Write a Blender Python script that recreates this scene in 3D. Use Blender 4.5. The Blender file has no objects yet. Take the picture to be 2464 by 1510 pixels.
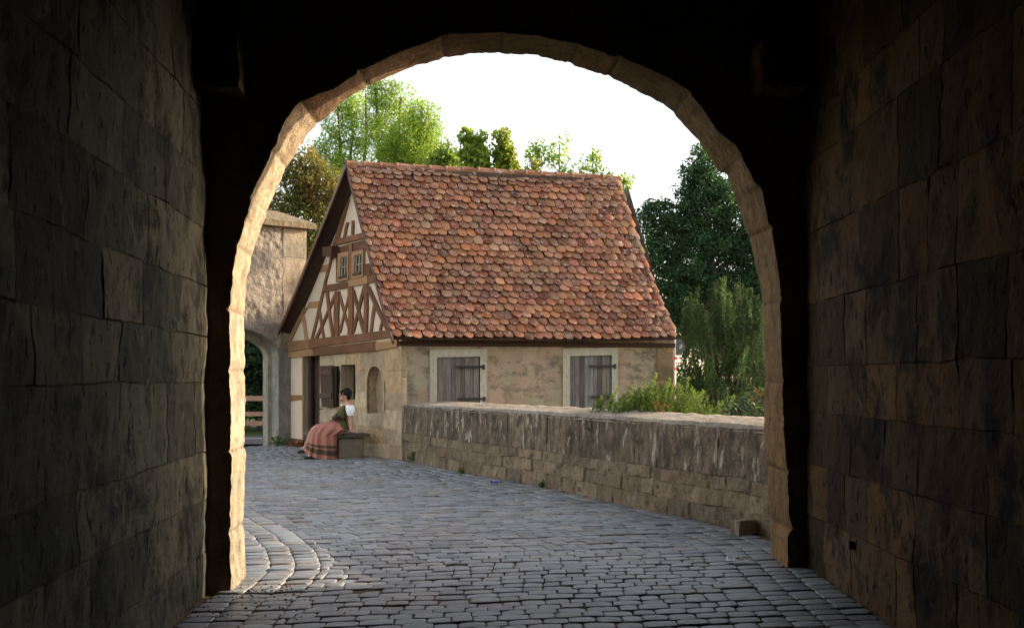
import bpy, math, random
from mathutils import Vector, Matrix, noise
S = bpy.context.scene
COL = S.collection
R_ = math.radians
V = Vector
# ------------------------------------------------------------------ survey of the photograph
F = 2396.0; CX = 1232.0; HY = 910.0; EYE = 1.5      # focal length, optical axis and horizon measured on the picture
K = 1.03896
def P(px, py, d): return V(((px-CX)*d/F, d, EYE+(HY-py)*d/F))
def PG(px, py, z=0.0):
    d = (EYE-z)*F/(py-HY); return P(px, py, d)
def ray(px, py): return V(((px-CX)/F, 1.0, (HY-py)/F))
def hit(px, py, p0, n):
    r = ray(px, py); o = V((0, 0, EYE)); t = (p0-o).dot(n)/r.dot(n); return o+r*t
def full(x, y): return (x/K, y/K)
# ------------------------------------------------------------------ mesh collecting
class MB:
    def __init__(s): s.v = []; s.f = []; s.t = []; s.l = []
    def add(s, vs, fs, tint=(1, 1, 1), loc=None):
        o = len(s.v); s.v += [tuple(v) for v in vs]
        s.f += [tuple(i+o for i in f) for f in fs]
        s.t += list(tint) if isinstance(tint, list) else [tuple(tint)]*len(vs)
        s.l += [tuple(v) for v in (loc if loc else vs)]
        return o
    def box(s, o, a, b, c, tint=(1, 1, 1), loc=None):
        o, a, b, c = V(o), V(a), V(b), V(c)
        vs = [o, o+a, o+a+b, o+b, o+c, o+a+c, o+a+b+c, o+b+c]
        if a.cross(b).dot(c) < 0: fs = [(0,1,2,3),(7,6,5,4),(4,5,1,0),(5,6,2,1),(6,7,3,2),(7,4,0,3)]
        else: fs = [(3,2,1,0),(4,5,6,7),(0,1,5,4),(1,2,6,5),(2,3,7,6),(3,0,4,7)]
        if loc is None:
            L = [a.length, b.length, c.length]; q = random.random()*50
            loc = [(x*L[0]+q, y*L[1], z*L[2]) for x, y, z in ((0,0,0),(1,0,0),(1,1,0),(0,1,0),(0,0,1),(1,0,1),(1,1,1),(0,1,1))]
        s.add(vs, fs, tint, loc)
    def prism(s, poly, vec, tint=(1, 1, 1), axis=None):
        poly = [V(p) for p in poly]; vec = V(vec); n = len(poly)
        nn = V((0, 0, 0))
        for i in range(n): nn += (poly[i]-poly[0]).cross(poly[(i+1) % n]-poly[0])
        if nn.dot(vec) < 0: poly.reverse()
        vs = poly+[p+vec for p in poly]
        fs = [tuple(range(n-1, -1, -1)), tuple(range(n, 2*n))]+[(i, (i+1) % n, n+(i+1) % n, n+i) for i in range(n)]
        loc = None
        if axis is not None:
            ax = V(axis).normalized(); w = vec.normalized(); b = ax.cross(w); q = random.random()*50
            loc = [((p-poly[0]).dot(ax)+q, (p-poly[0]).dot(b), (p-poly[0]).dot(w)) for p in vs]
        s.add(vs, fs, tint, loc)
    def tube(s, pts, rad, n=6, tint=(1, 1, 1), cap=True):
        pts = [V(p) for p in pts]; m = len(pts); vs = []
        if not isinstance(rad, (list, tuple)): rad = [rad]*m
        prev = None
        for i in range(m):
            d = (pts[min(i+1, m-1)]-pts[max(i-1, 0)]).normalized()
            x = prev if prev is not None else (V((0, 0, 1)) if abs(d.z) < .9 else V((1, 0, 0)))
            x = (x-d*x.dot(d)).normalized(); prev = x; y = d.cross(x)
            vs += [pts[i]+(x*math.cos(a)+y*math.sin(a))*rad[i] for a in [2*math.pi*k/n for k in range(n)]]
        fs = [(i*n+k, i*n+(k+1) % n, (i+1)*n+(k+1) % n, (i+1)*n+k) for i in range(m-1) for k in range(n)]
        if cap: fs += [tuple(range(n-1, -1, -1)), tuple(range((m-1)*n, m*n))]
        s.add(vs, fs, tint)
    def loft(s, rings, tint=(1, 1, 1), cap=True):
        n = len(rings[0]); m = len(rings); vs = [p for r in rings for p in r]
        fs = [(i*n+k, i*n+(k+1) % n, (i+1)*n+(k+1) % n, (i+1)*n+k) for i in range(m-1) for k in range(n)]
        if cap: fs += [tuple(range(n-1, -1, -1)), tuple(range((m-1)*n, m*n))]
        s.add(vs, fs, tint)
    def ball(s, c, r, tint=(1, 1, 1), nu=12, nv=8, fn=None):
        c = V(c); r = V(r) if hasattr(r, '__len__') else V((r, r, r)); vs = []
        for j in range(nv+1):
            th = math.pi*j/nv
            for i in range(nu):
                a = 2*math.pi*i/nu; d = V((math.sin(th)*math.cos(a), math.sin(th)*math.sin(a), math.cos(th)))
                k = fn(d) if fn else 1.0
                vs.append(c+V((d.x*r.x, d.y*r.y, d.z*r.z))*k)
        s.add(vs, [(j*nu+i, (j+1)*nu+i, (j+1)*nu+(i+1) % nu, j*nu+(i+1) % nu) for j in range(nv) for i in range(nu)], tint)
    def build(s, name, mat, parent=None, smooth=False):
        me = bpy.data.meshes.new(name); me.from_pydata(s.v, [], s.f); me.update()
        a = me.attributes.new('tint', 'FLOAT_COLOR', 'POINT')
        a.data.foreach_set('color', [c for t in s.t for c in (t[0], t[1], t[2], 1.0)])
        b = me.attributes.new('loc', 'FLOAT_VECTOR', 'POINT')
        b.data.foreach_set('vector', [c for t in s.l for c in t])
        if smooth: me.polygons.foreach_set('use_smooth', [True]*len(me.polygons))
        me.materials.append(mat)
        o = bpy.data.objects.new(name, me); COL.objects.link(o)
        if parent: attach(o, parent)
        return o
def attach(o, parent):
    o.parent = parent
    m = Matrix.Identity(4) if parent.parent else Matrix.Translation(parent.location)
    o.matrix_parent_inverse = m.inverted()
def tag(o, label, cat=None, group=None, kind=None):
    o['label'] = label
    if cat: o['category'] = cat
    if group: o['group'] = group
    if kind: o['kind'] = kind
    return o
def thing(name, loc, label, cat, group=None):
    o = bpy.data.objects.new(name, None); COL.objects.link(o); o.location = V(loc); o.empty_display_size = .2
    return tag(o, label, cat, group)
def nz(x, y=0., z=0.): return noise.noise(V((x, y, z)))
# ------------------------------------------------------------------ materials
class NT:
    def __init__(s, name):
        s.m = bpy.data.materials.new(name); s.m.use_nodes = True; s.t = s.m.node_tree; s.t.nodes.clear()
        s.out = s.t.nodes.new('ShaderNodeOutputMaterial')
        a = s.t.nodes.new('ShaderNodeAttribute'); a.attribute_name = 'loc'; s.loc = a.outputs['Vector']
        a = s.t.nodes.new('ShaderNodeAttribute'); a.attribute_name = 'tint'; s.tint = a.outputs['Color']
    def n(s, typ, ins=None, **pr):
        nd = s.t.nodes.new('ShaderNode'+typ)
        for k, v in pr.items(): setattr(nd, k, v)
        for k, v in (ins or {}).items(): s.put(nd.inputs[k], v)
        return nd
    def put(s, sock, v):
        if isinstance(v, bpy.types.NodeSocket): s.t.links.new(v, sock)
        elif hasattr(v, '__len__') and len(v) == 3 and sock.type == 'RGBA': sock.default_value = (*v, 1)
        else: sock.default_value = v
    def map(s, scale, vec=None):
        return s.n('Mapping', {'Vector': vec or s.loc, 'Scale': scale}).outputs[0]
    def noise(s, scale, detail=4, rough=.6, vec=None, dist=0.):
        return s.n('TexNoise', {'Vector': vec or s.loc, 'Scale': scale, 'Detail': detail, 'Roughness': rough, 'Distortion': dist}).outputs['Fac']
    def ramp(s, fac, a, b):
        return s.n('MapRange', {'Value': fac, 'From Min': a, 'From Max': b}, clamp=True).outputs[0]
    def mix(s, fac, a, b, mode='MIX'):
        nd = s.n('Mix', data_type='RGBA', blend_type=mode)
        s.put(nd.inputs[0], fac); s.put(nd.inputs[6], a); s.put(nd.inputs[7], b); return nd.outputs[2]
    def math(s, op, a, b=0.):
        nd = s.n('Math', operation=op); s.put(nd.inputs[0], a); s.put(nd.inputs[1], b); return nd.outputs[0]
    def bump(s, h, dist, nrm=None, strength=1.):
        d = {'Height': h, 'Distance': dist, 'Strength': strength}
        if nrm: d['Normal'] = nrm
        return s.n('Bump', d).outputs[0]
    def bsdf(s, col, rough=.8, nrm=None, spec=.3, **kw):
        d = {'Base Color': col, 'Roughness': rough, 'Specular IOR Level': spec}
        if nrm: d['Normal'] = nrm
        d.update(kw)
        b = s.n('BsdfPrincipled', d); s.t.links.new(b.outputs[0], s.out.inputs[0]); return b
def m_rubble(): return m_stone('rubble_wall_stone', (.215, .168, .12), (.28, .22, .155), (.045, .036, .03), .8, .35, .025, .63, 1.0, (.42, .33, .24))
def m_stone(name, c1, c2, dark, pit=.5, streak=.0, bump=.012, light=None, sc=1.0, lightc=(.5, .46, .38), darkamt=.8):
    t = NT(name)
    big = t.ramp(t.noise(.9*sc, 5, .65), .36, .66); mid = t.ramp(t.noise(6*sc, 6, .7), .38, .64)
    c = t.mix(big, c1, c2); c = t.mix(t.math('MULTIPLY', mid, .35), c, t.mix(.5, c1, dark))
    c = t.mix(1.0, c, t.tint, 'MULTIPLY')
    sv = t.map((3.6, 3.6, 1.5))
    st = t.ramp(t.noise(2.2*sc, 6, .72, sv, .3), .5-.08, .62)
    c = t.mix(t.math('MULTIPLY', st, streak), c, dark)
    pv = t.map((14, 14, 9)); pn = t.noise(1.0*sc, 5, .75, pv)
    pits = t.math('MULTIPLY', t.ramp(pn, .55, .63), pit)
    c = t.mix(t.math('MULTIPLY', pits, darkamt), c, dark)
    if light:
        ln = t.ramp(t.noise(3.2*sc, 7, .75, t.map((2.2, 2.2, .7)), .5), light, light+.05)
        c = t.mix(t.math('MULTIPLY', ln, .8), c, lightc)
    h = t.math('ADD', t.math('MULTIPLY', t.noise(22*sc, 6, .7), .6), t.math('MULTIPLY', pn, -.8))
    h = t.math('ADD', h, t.math('MULTIPLY', mid, .6))
    t.bsdf(c, .92, t.bump(h, bump), .15)
    return t.m
def m_tunnel(name, c1, c2, soot, stain):
    t = NT(name)
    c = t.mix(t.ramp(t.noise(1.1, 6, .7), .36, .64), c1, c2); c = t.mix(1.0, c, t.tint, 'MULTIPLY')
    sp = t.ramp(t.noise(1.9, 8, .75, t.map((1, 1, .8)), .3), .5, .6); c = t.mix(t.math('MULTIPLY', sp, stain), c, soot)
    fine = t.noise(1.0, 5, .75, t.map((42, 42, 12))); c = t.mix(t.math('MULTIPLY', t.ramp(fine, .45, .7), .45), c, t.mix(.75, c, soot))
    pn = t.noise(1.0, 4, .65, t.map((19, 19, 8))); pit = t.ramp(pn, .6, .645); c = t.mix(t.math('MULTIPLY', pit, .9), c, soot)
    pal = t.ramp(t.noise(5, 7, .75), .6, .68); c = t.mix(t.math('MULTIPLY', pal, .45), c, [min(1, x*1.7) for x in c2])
    h = t.math('ADD', t.math('MULTIPLY', t.noise(7, 7, .7), 1.2), t.math('ADD', t.math('MULTIPLY', fine, .25), t.math('MULTIPLY', pit, -.7)))
    t.bsdf(c, .93, t.bump(h, .022), .15)
    return t.m
def m_wood(name, c1, c2, rough=.75, bump=.004, dark=(.02, .014, .01), crack=.6):
    t = NT(name)
    v = t.map((1.2, 16, 16)); g = t.noise(2.2, 6, .7, v, .6); b = t.noise(1.3, 3)
    c = t.mix(t.ramp(g, .32, .68), c1, c2); c = t.mix(t.math('MULTIPLY', t.ramp(b, .45, .7), .5), c, t.mix(.5, c1, dark))
    cr = t.ramp(t.noise(1.5, 5, .7, t.map((.9, 22, 22)), .8), .6, .66)
    c = t.mix(t.math('MULTIPLY', cr, crack), c, dark)
    c = t.mix(1.0, c, t.tint, 'MULTIPLY')
    t.bsdf(c, rough, t.bump(t.math('SUBTRACT', g, cr), bump), .2)
    return t.m
def m_plain(name, c, rough=.7, var=.25, sc=8, bump=.002, spec=.3, metallic=0., tinted=True):
    t = NT(name)
    n = t.noise(sc, 5, .65); col = t.mix(t.ramp(n, .3, .7), [x*(1-var) for x in c], [min(1, x*(1+var)) for x in c])
    if tinted: col = t.mix(1.0, col, t.tint, 'MULTIPLY')
    t.bsdf(col, rough, t.bump(t.noise(sc*6, 4), bump), spec, Metallic=metallic)
    return t.m
def m_leaf(name, c1, c2, trans, tcol, rough=.55):
    t = NT(name)
    n = t.noise(.8, 3); c = t.mix(t.ramp(n, .35, .65), c1, c2); c = t.mix(1.0, c, t.tint, 'MULTIPLY')
    b = t.n('BsdfPrincipled', {'Base Color': c, 'Roughness': rough, 'Specular IOR Level': .25})
    tr = t.n('BsdfTranslucent', {'Color': t.mix(1.0, tcol, t.tint, 'MULTIPLY')})
    mx = t.n('MixShader', {0: trans, 1: b.outputs[0], 2: tr.outputs[0]}); t.t.links.new(mx.outputs[0], t.out.inputs[0])
    return t.m
def m_tile():
    t = NT('clay_roof_tile')
    gr = t.n('TexWave', {'Vector': t.map((1, .04, 1)), 'Scale': 9.5, 'Distortion': 1.2, 'Detail': 2, 'Detail Scale': 1.5}, wave_type='BANDS', bands_direction='X').outputs['Fac']
    gm = t.ramp(gr, .25, .8)
    c = t.mix(t.ramp(t.noise(5, 5), .35, .7), (.27, .088, .04), (.38, .15, .068))
    c = t.mix(1.0, c, t.tint, 'MULTIPLY')
    pale = t.ramp(t.noise(2.6, 5, .7), .4, .6)
    c = t.mix(t.math('MULTIPLY', t.math('MULTIPLY', gm, pale), .7), c, (.42, .28, .195))
    lich = t.ramp(t.noise(11, 6, .7), .57, .63); c = t.mix(t.math('MULTIPLY', lich, .75), c, (.52, .45, .4))
    dk = t.ramp(t.noise(7, 6, .75), .6, .72); c = t.mix(t.math('MULTIPLY', dk, .75), c, (.06, .035, .03))
    t.bsdf(c, .8, t.bump(t.math('ADD', t.math('MULTIPLY', gm, .7), t.noise(60, 4)), .006), .25)
    return t.m
def m_cobble():
    t = NT('worn_cobblestone')
    n = t.noise(5, 5, .7); g = t.noise(140, 4, .7)
    c = t.mix(t.ramp(n, .3, .7), (.172, .178, .187), (.268, .27, .273)); c = t.mix(1.0, c, t.tint, 'MULTIPLY')
    c = t.mix(t.math('MULTIPLY', t.ramp(g, .55, .7), .35), c, (.1, .09, .085))
    c = t.mix(t.math('MULTIPLY', t.ramp(t.noise(.7, 4), .5, .68), .3), c, (.27, .22, .17))
    r = t.n('MapRange', {'Value': t.noise(9, 4), 'From Min': .3, 'From Max': .7, 'To Min': .27, 'To Max': .48}).outputs[0]
    t.bsdf(c, r, t.bump(t.math('ADD', t.noise(35, 5, .7), t.math('MULTIPLY', g, .4)), .006), .5)
    return t.m
def m_plaster(name, c1, c2, stain):
    t = NT(name)
    a = t.ramp(t.noise(1.4, 6, .7), .35, .65); c = t.mix(a, c1, c2)
    s = t.ramp(t.noise(3.0, 7, .75, t.map((1, 1, .6)), .4), .54, .66); c = t.mix(t.math('MULTIPLY', s, .6), c, stain)
    c = t.mix(1.0, c, t.tint, 'MULTIPLY')
    t.bsdf(c, .92, t.bump(t.math('ADD', t.noise(30, 6, .7), t.math('MULTIPLY', s, -.6)), .006), .15)
    return t.m
def m_render():                       # weathered tan render of the long wall, with stones and pale patches showing through
    t = NT('weathered_render')
    a = t.ramp(t.noise(1.1, 6, .65), .35, .65); c = t.mix(a, (.27, .195, .14), (.34, .255, .19))
    c = t.mix(1.0, c, t.tint, 'MULTIPLY')
    gpatch = t.ramp(t.noise(.9, 7, .7, t.map((1, 1, 1.3)), .15), .5, .55); c = t.mix(t.math('MULTIPLY', gpatch, .75), c, (.29, .25, .175))
    d = t.ramp(t.noise(2.7, 7, .72, t.map((1, 1, 1.6)), .1), .5, .63); c = t.mix(t.math('MULTIPLY', d, .8), c, (.12, .1, .08))
    w = t.ramp(t.noise(2.4, 8, .75, None, .8), .665, .69); c = t.mix(t.math('MULTIPLY', w, .7), c, (.5, .47, .42))
    h = t.math('ADD', t.noise(26, 6, .7), t.math('ADD', t.math('MULTIPLY', gpatch, -.8), t.math('MULTIPLY', d, -1.0)))
    t.bsdf(c, .93, t.bump(h, .01), .12)
    return t.m
M = dict(
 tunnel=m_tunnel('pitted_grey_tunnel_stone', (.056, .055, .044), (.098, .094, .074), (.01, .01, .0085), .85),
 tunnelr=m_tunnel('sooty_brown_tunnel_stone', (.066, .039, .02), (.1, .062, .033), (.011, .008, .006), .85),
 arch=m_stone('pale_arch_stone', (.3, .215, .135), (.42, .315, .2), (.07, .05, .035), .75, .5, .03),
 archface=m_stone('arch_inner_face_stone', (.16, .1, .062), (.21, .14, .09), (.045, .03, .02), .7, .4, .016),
 parapet=m_stone('lichen_stained_parapet_stone', (.25, .195, .145), (.33, .26, .19), (.042, .034, .03), .85, .8, .022, .56, 1.0, (.44, .36, .28)),
 rubble=m_rubble(),
 cap=m_stone('parapet_coping_stone', (.3, .25, .19), (.38, .315, .24), (.09, .075, .062), .8, .5, .02),
 house=m_stone('yellow_house_stone', (.46, .35, .225), (.56, .44, .3), (.14, .1, .065), .55, .25, .022),
 gate=m_stone('tufa_gate_stone', (.38, .31, .235), (.46, .38, .29), (.16, .125, .1), .8, .2, .06),
 gatesm=m_stone('grey_gate_pier_stone', (.27, .245, .21), (.36, .325, .27), (.07, .06, .05), .4, .45, .01),
 bench=m_stone('grey_bench_stone', (.2, .175, .14), (.26, .225, .175), (.07, .06, .05), .4, .2, .008),
 frame=m_stone('window_surround_stone', (.37, .34, .28), (.44, .4, .33), (.14, .12, .1), .5, .15, .006),
 wood=m_wood('old_brown_timber', (.135, .058, .03), (.24, .11, .056)),
 newwood=m_wood('new_light_timber', (.31, .165, .085), (.38, .21, .11), crack=.25),
 darkwood=m_wood('dark_board', (.05, .028, .02), (.085, .048, .033)),
 greywood=m_wood('silver_weathered_plank', (.085, .074, .07), (.2, .178, .17), crack=.8),
 barge=m_wood('red_brown_barge_board', (.13, .065, .05), (.18, .095, .072), crack=.25),
 fence=m_wood('pinkish_fence_rail', (.4, .22, .15), (.5, .29, .2), crack=.3),
 tile=m_tile(), cobble=m_cobble(),
 joint=m_plain('sandy_joint_dirt', (.15, .1, .07), .95, .4, 20, .01, .1),
 plaster=m_plaster('cream_plaster', (.6, .47, .35), (.66, .53, .4), (.47, .35, .26)),
 render=m_render(),
 iron=m_plain('black_iron', (.018, .016, .015), .5, .3, 20, .001, .4),
 glass=m_plain('dark_window_glass', (.03, .03, .03), .06, .3, 3, .0005, .6),
 white=m_plain('white_paint', (.7, .68, .63), .5, .08),
 grass=m_plain('meadow_grass', (.05, .08, .02), .95, .5, 3, .05, .1),
 asphalt=m_plain('grey_asphalt', (.06, .062, .066), .8, .2, 30, .004, .3),
 galv=m_plain('galvanised_pole', (.45, .45, .44), .45, .1, 8, .0005, .5),
 signback=m_plain('dark_grey_sign_back', (.075, .08, .09), .5, .08, 6, .0005, .4),
 red=m_plain('red_tape', (.5, .03, .03), .5, .1),
 bark=m_plain('grey_brown_bark', (.1, .078, .058), .95, .4, 6, .03, .1),
 twig=m_plain('thin_twig_bark', (.12, .085, .06), .9, .3, 12, .005, .1),
 ash=m_leaf('ash_leaf', (.1, .2, .03), (.17, .26, .04), .5, (.36, .52, .08)),
 maple=m_leaf('maple_leaf', (.08, .16, .02), (.14, .2, .025), .5, (.36, .46, .06)),
 copper=m_leaf('turning_copper_leaf', (.06, .1, .022), (.13, .075, .03), .4, (.22, .22, .04)),
 oak=m_leaf('oak_leaf', (.028, .06, .026), (.042, .085, .034), .28, (.07, .17, .03)),
 yew=m_leaf('yew_needle', (.02, .048, .018), (.036, .078, .028), .25, (.075, .16, .04)),
 juniper=m_leaf('juniper_needle', (.05, .11, .022), (.085, .155, .03), .3, (.15, .26, .04)),
 shrub=m_leaf('broad_shrub_leaf', (.03, .06, .035), (.05, .09, .045), .2, (.08, .14, .04)),
 hedge=m_leaf('dark_hedge_leaf', (.02, .045, .018), (.035, .07, .025), .25, (.06, .12, .02)),
 weed=m_leaf('weed_leaf', (.05, .11, .025), (.08, .15, .03), .3, (.12, .22, .04)),
 dry=m_leaf('dry_leaf', (.22, .08, .03), (.3, .13, .05), .2, (.3, .1, .03)),
 skin=m_plain('skin', (.47, .23, .155), .6, .06, 12, .0005, .3, tinted=False),
 hair=m_plain('dark_hair', (.012, .008, .007), .7, .3, 40, .004, .15),
 green=m_plain('olive_bodice_cloth', (.1, .1, .05), .9, .12, 20, .002, .1),
 cloth=m_plain('skirt_cloth', (1, 1, 1), .92, .06, 14, .003, .1),
 blouse=m_plain('white_blouse_cloth', (.78, .77, .75), .9, .05, 14, .003, .1),
 leather=m_plain('oxblood_leather', (.055, .018, .014), .45, .3, 14, .002, .4),
 shoe=m_plain('black_shoe_leather', (.012, .011, .011), .4, .2, 14, .001, .4),
 sole=m_plain('brown_shoe_sole', (.09, .06, .035), .8, .2, 14, .001, .2),
 paper=m_plain('crumpled_paper', (.62, .6, .56), .9, .1, 14, .004, .1),
 blue=m_plain('blue_plastic', (.05, .12, .5), .4, .2, 14, .002, .4),
)
# ------------------------------------------------------------------ masonry
def inside(poly, u, v):
    r = False; n = len(poly)
    for i in range(n):
        a = poly[i]; b = poly[i-1]
        if (a[1] > v) != (b[1] > v) and u < (b[0]-a[0])*(v-a[1])/(b[1]-a[1])+a[0]: r = not r
    return r
def nearest(poly, u, v):
    best = (9e9, u, v); n = len(poly)
    for i in range(n):
        a = poly[i]; b = poly[i-1]; dx, dy = b[0]-a[0], b[1]-a[1]; L = dx*dx+dy*dy or 1e-9
        t = max(0, min(1, ((u-a[0])*dx+(v-a[1])*dy)/L)); q = (a[0]+dx*t, a[1]+dy*t)
        d = math.hypot(u-q[0], v-q[1])
        if d < best[0]: best = (d, q[0], q[1])
    return best
def patch(mb, mp, u0, u1, v0, v1, cell, jt, jd, rough, off, tint, mortar, holes, sx):
    nu = max(1, round((u1-u0-2*jt)/cell)); nv = max(1, round((v1-v0-2*jt)/cell))
    us = [u0]+[u0+jt+(u1-u0-2*jt)*i/nu for i in range(nu+1)]+[u1]
    vs = [v0]+[v0+jt+(v1-v0-2*jt)*i/nv for i in range(nv+1)]+[v1]
    W = len(us); H = len(vs); pts = []; tn = []; lc = []; uv = []; inn = []
    for j, v in enumerate(vs):
        for i, u in enumerate(us):
            e = i in (0, W-1) or j in (0, H-1)
            uu = u+.016*nz(u*2.3, v*2.3, 4)+.006*nz(u*9, v*9, 2); vv = v+.016*nz(u*2.3, v*2.3, 9)+.006*nz(u*9, v*9, 6)
            hid = False
            for hp in holes:
                d = nearest(hp, uu, vv)
                if d[0] < cell*.55: uu, vv = d[1], d[2]
            h = -jd if e else off+rough*(nz(u*3, v*3, sx)+.6*nz(u*9, v*9, sx+3))
            if not e and (i in (1, W-2) or j in (1, H-2)): h -= jd*.25
            pts.append(mp(uu, vv, h)); tn.append(mortar if e else tint); uv.append((uu, vv))
    fs = []
    for j in range(H-1):
        for i in range(W-1):
            q = (j*W+i, j*W+i+1, (j+1)*W+i+1, (j+1)*W+i)
            if holes:
                c = [sum(uv[k][a] for k in q)/4 for a in (0, 1)]
                if any(inside(hp, c[0], c[1]) for hp in holes): continue
            fs.append(q)
    a, b, c = pts[0], pts[1], pts[W]
    if (b-a).cross(c-a).dot(mp(u0, v0, 1)-mp(u0, v0, 0)) < 0: fs = [f[::-1] for f in fs]
    mb.add(pts, fs, tn)
def ashlar(mb, mp, u0, u1, v0, v1, rh, bw, cell=.06, jt=.014, jd=.014, rough=.008, pal=((1, 1, 1),), mortar=(.7, .6, .5), holes=(), seed=0, off=.008, vary=.12, cont=False):
    rg = random.Random(seed); v = v0
    while v < v1-1e-4:
        h = rh*rg.uniform(.75, 1.25)
        if v1-(v+h) < rh*.5: h = v1-v
        u = u0; first = True
        while u < u1-1e-4:
            w = bw*rg.uniform(.5, 1.5)*(rg.uniform(.4, 1) if first else 1); first = False
            if u1-(u+w) < bw*.35: w = u1-u
            c = rg.choice(pal); k = rg.uniform(1-vary, 1+vary); c = tuple(x*k for x in c)
            patch(mb, mp, u, u+w, v, v+h, cell, jt, jd, rough, off*rg.uniform(-1, 1.2), c, mortar, holes, 5.3 if cont else rg.random()*40)
            u += w
        v += h
def reveal(mb, mp, poly, dep, tint=(1, 1, 1)):
    n = len(poly); a = [mp(p[0], p[1], -.004) for p in poly]; b = [mp(p[0], p[1], -dep) for p in poly]
    mb.add(a+b, [(i, (i+1) % n, n+(i+1) % n, n+i) for i in range(n)], tint)
# ------------------------------------------------------------------ plan
C = V((-2.04, 18.4, 0)); g = V((-.585, .811, 0)).normalized(); ng = V((-.811, -.585, 0)).normalized()
l_ = V((.978, .207, 0)).normalized(); nl = V((.207, -.978, 0)).normalized(); UP = V((0, 0, 1))
GL = 5.06                                        # length of the gable wall
def gp(px, py): p = hit(px, py, C, ng); return ((p-C).dot(g), p.z)
def gmap(u, v, h): return C+g*u+ng*h+UP*v
def lp(px, py): p = hit(px, py, C, nl); return ((p-C).dot(l_), p.z)
def lmap(u, v, h): return C+l_*u+nl*h+UP*v
def z1(x, y): return full(600+x/2.904, 380+y/2.904)
def z2(x, y): return full(600+x/4.193, 820+y/4.193)
def z3(x, y): return full(780+x/4.718, 560+y/4.718)
def zc(x, y): return full(960+x/3.242, 820+y/3.242)
def zg(x, y): return full(560+x/3.43, 700+y/3.43)
def lerp(a, b, t): return a+(b-a)*t
def interp(pl, s):
    L = [0]
    for i in range(1, len(pl)): L.append(L[-1]+(V(pl[i])-V(pl[i-1])).length)
    x = s*L[-1]
    for i in range(1, len(pl)):
        if x <= L[i] or i == len(pl)-1: return V(pl[i-1]).lerp(V(pl[i]), (x-L[i-1])/max(1e-9, L[i]-L[i-1]))
# ================================================================== ground and roads
mb = MB(); mb.add([(-400, -60, -.12), (400, -60, -.12), (400, 600, -.12), (-400, 600, -.12)], [(0, 1, 2, 3)])
o = mb.build('ground', M['grass']); tag(o, 'grassy ground beyond the road and behind the parapet', kind='structure')
LE = [(-1.6, -5.0), (-1.62, 1.0), (-1.86, 3.65), (-2.09, 6.5), (-2.06, 7.1), (-2.1, 8.0), (-2.66, 9.5), (-3.55, 11.3), (-4.95, 14), (-6.6, 17), (-8.0, 20.0), (-8.6, 21.1)]
RE = [(2.2, -5.0), (2.24, 1.0), (2.28, 3.9), (2.32, 6.9), (2.4, 8.3), (2.42, 9.4), (1.85, 10.75), (1.2, 12.1), (.32, 14.0), (-.6, 15.6), (-1.9, 18.15), (-4.3, 21.6), (-4.9, 22.4)]
def chaikin(pl, k=3):
    for _ in range(k):
        q = [pl[0]]
        for a, b in zip(pl[:-1], pl[1:]): q += [(a[0]*.75+b[0]*.25, a[1]*.75+b[1]*.25), (a[0]*.25+b[0]*.75, a[1]*.25+b[1]*.75)]
        pl = q+[pl[-1]]
    return pl
LE = chaikin(LE); RE = chaikin(RE)
def edges(s): return interp(LE, s), interp(RE, s)
mb = MB(); N = 120; vs = []
for i in range(N+1):
    a, b = edges(i/N); vs += [(a.x-.25, a.y, -.013), (b.x+.25, b.y, -.013)]
mb.add(vs, [(2*i, 2*i+1, 2*i+3, 2*i+2) for i in range(N)])
rg = random.Random(4)
Lc = sum((interp(LE, (i+1)/200)+interp(RE, (i+1)/200)-interp(LE, i/200)-interp(RE, i/200)).length/2 for i in range(200))
pitch = .138
sb = MB(); cn = 0
def rowpt(s, t): a, b = edges(s); p = a.lerp(b, t); return p
s0 = (0.34)
nrow = int(Lc*(1-s0)/pitch)
SEG = 14
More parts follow.
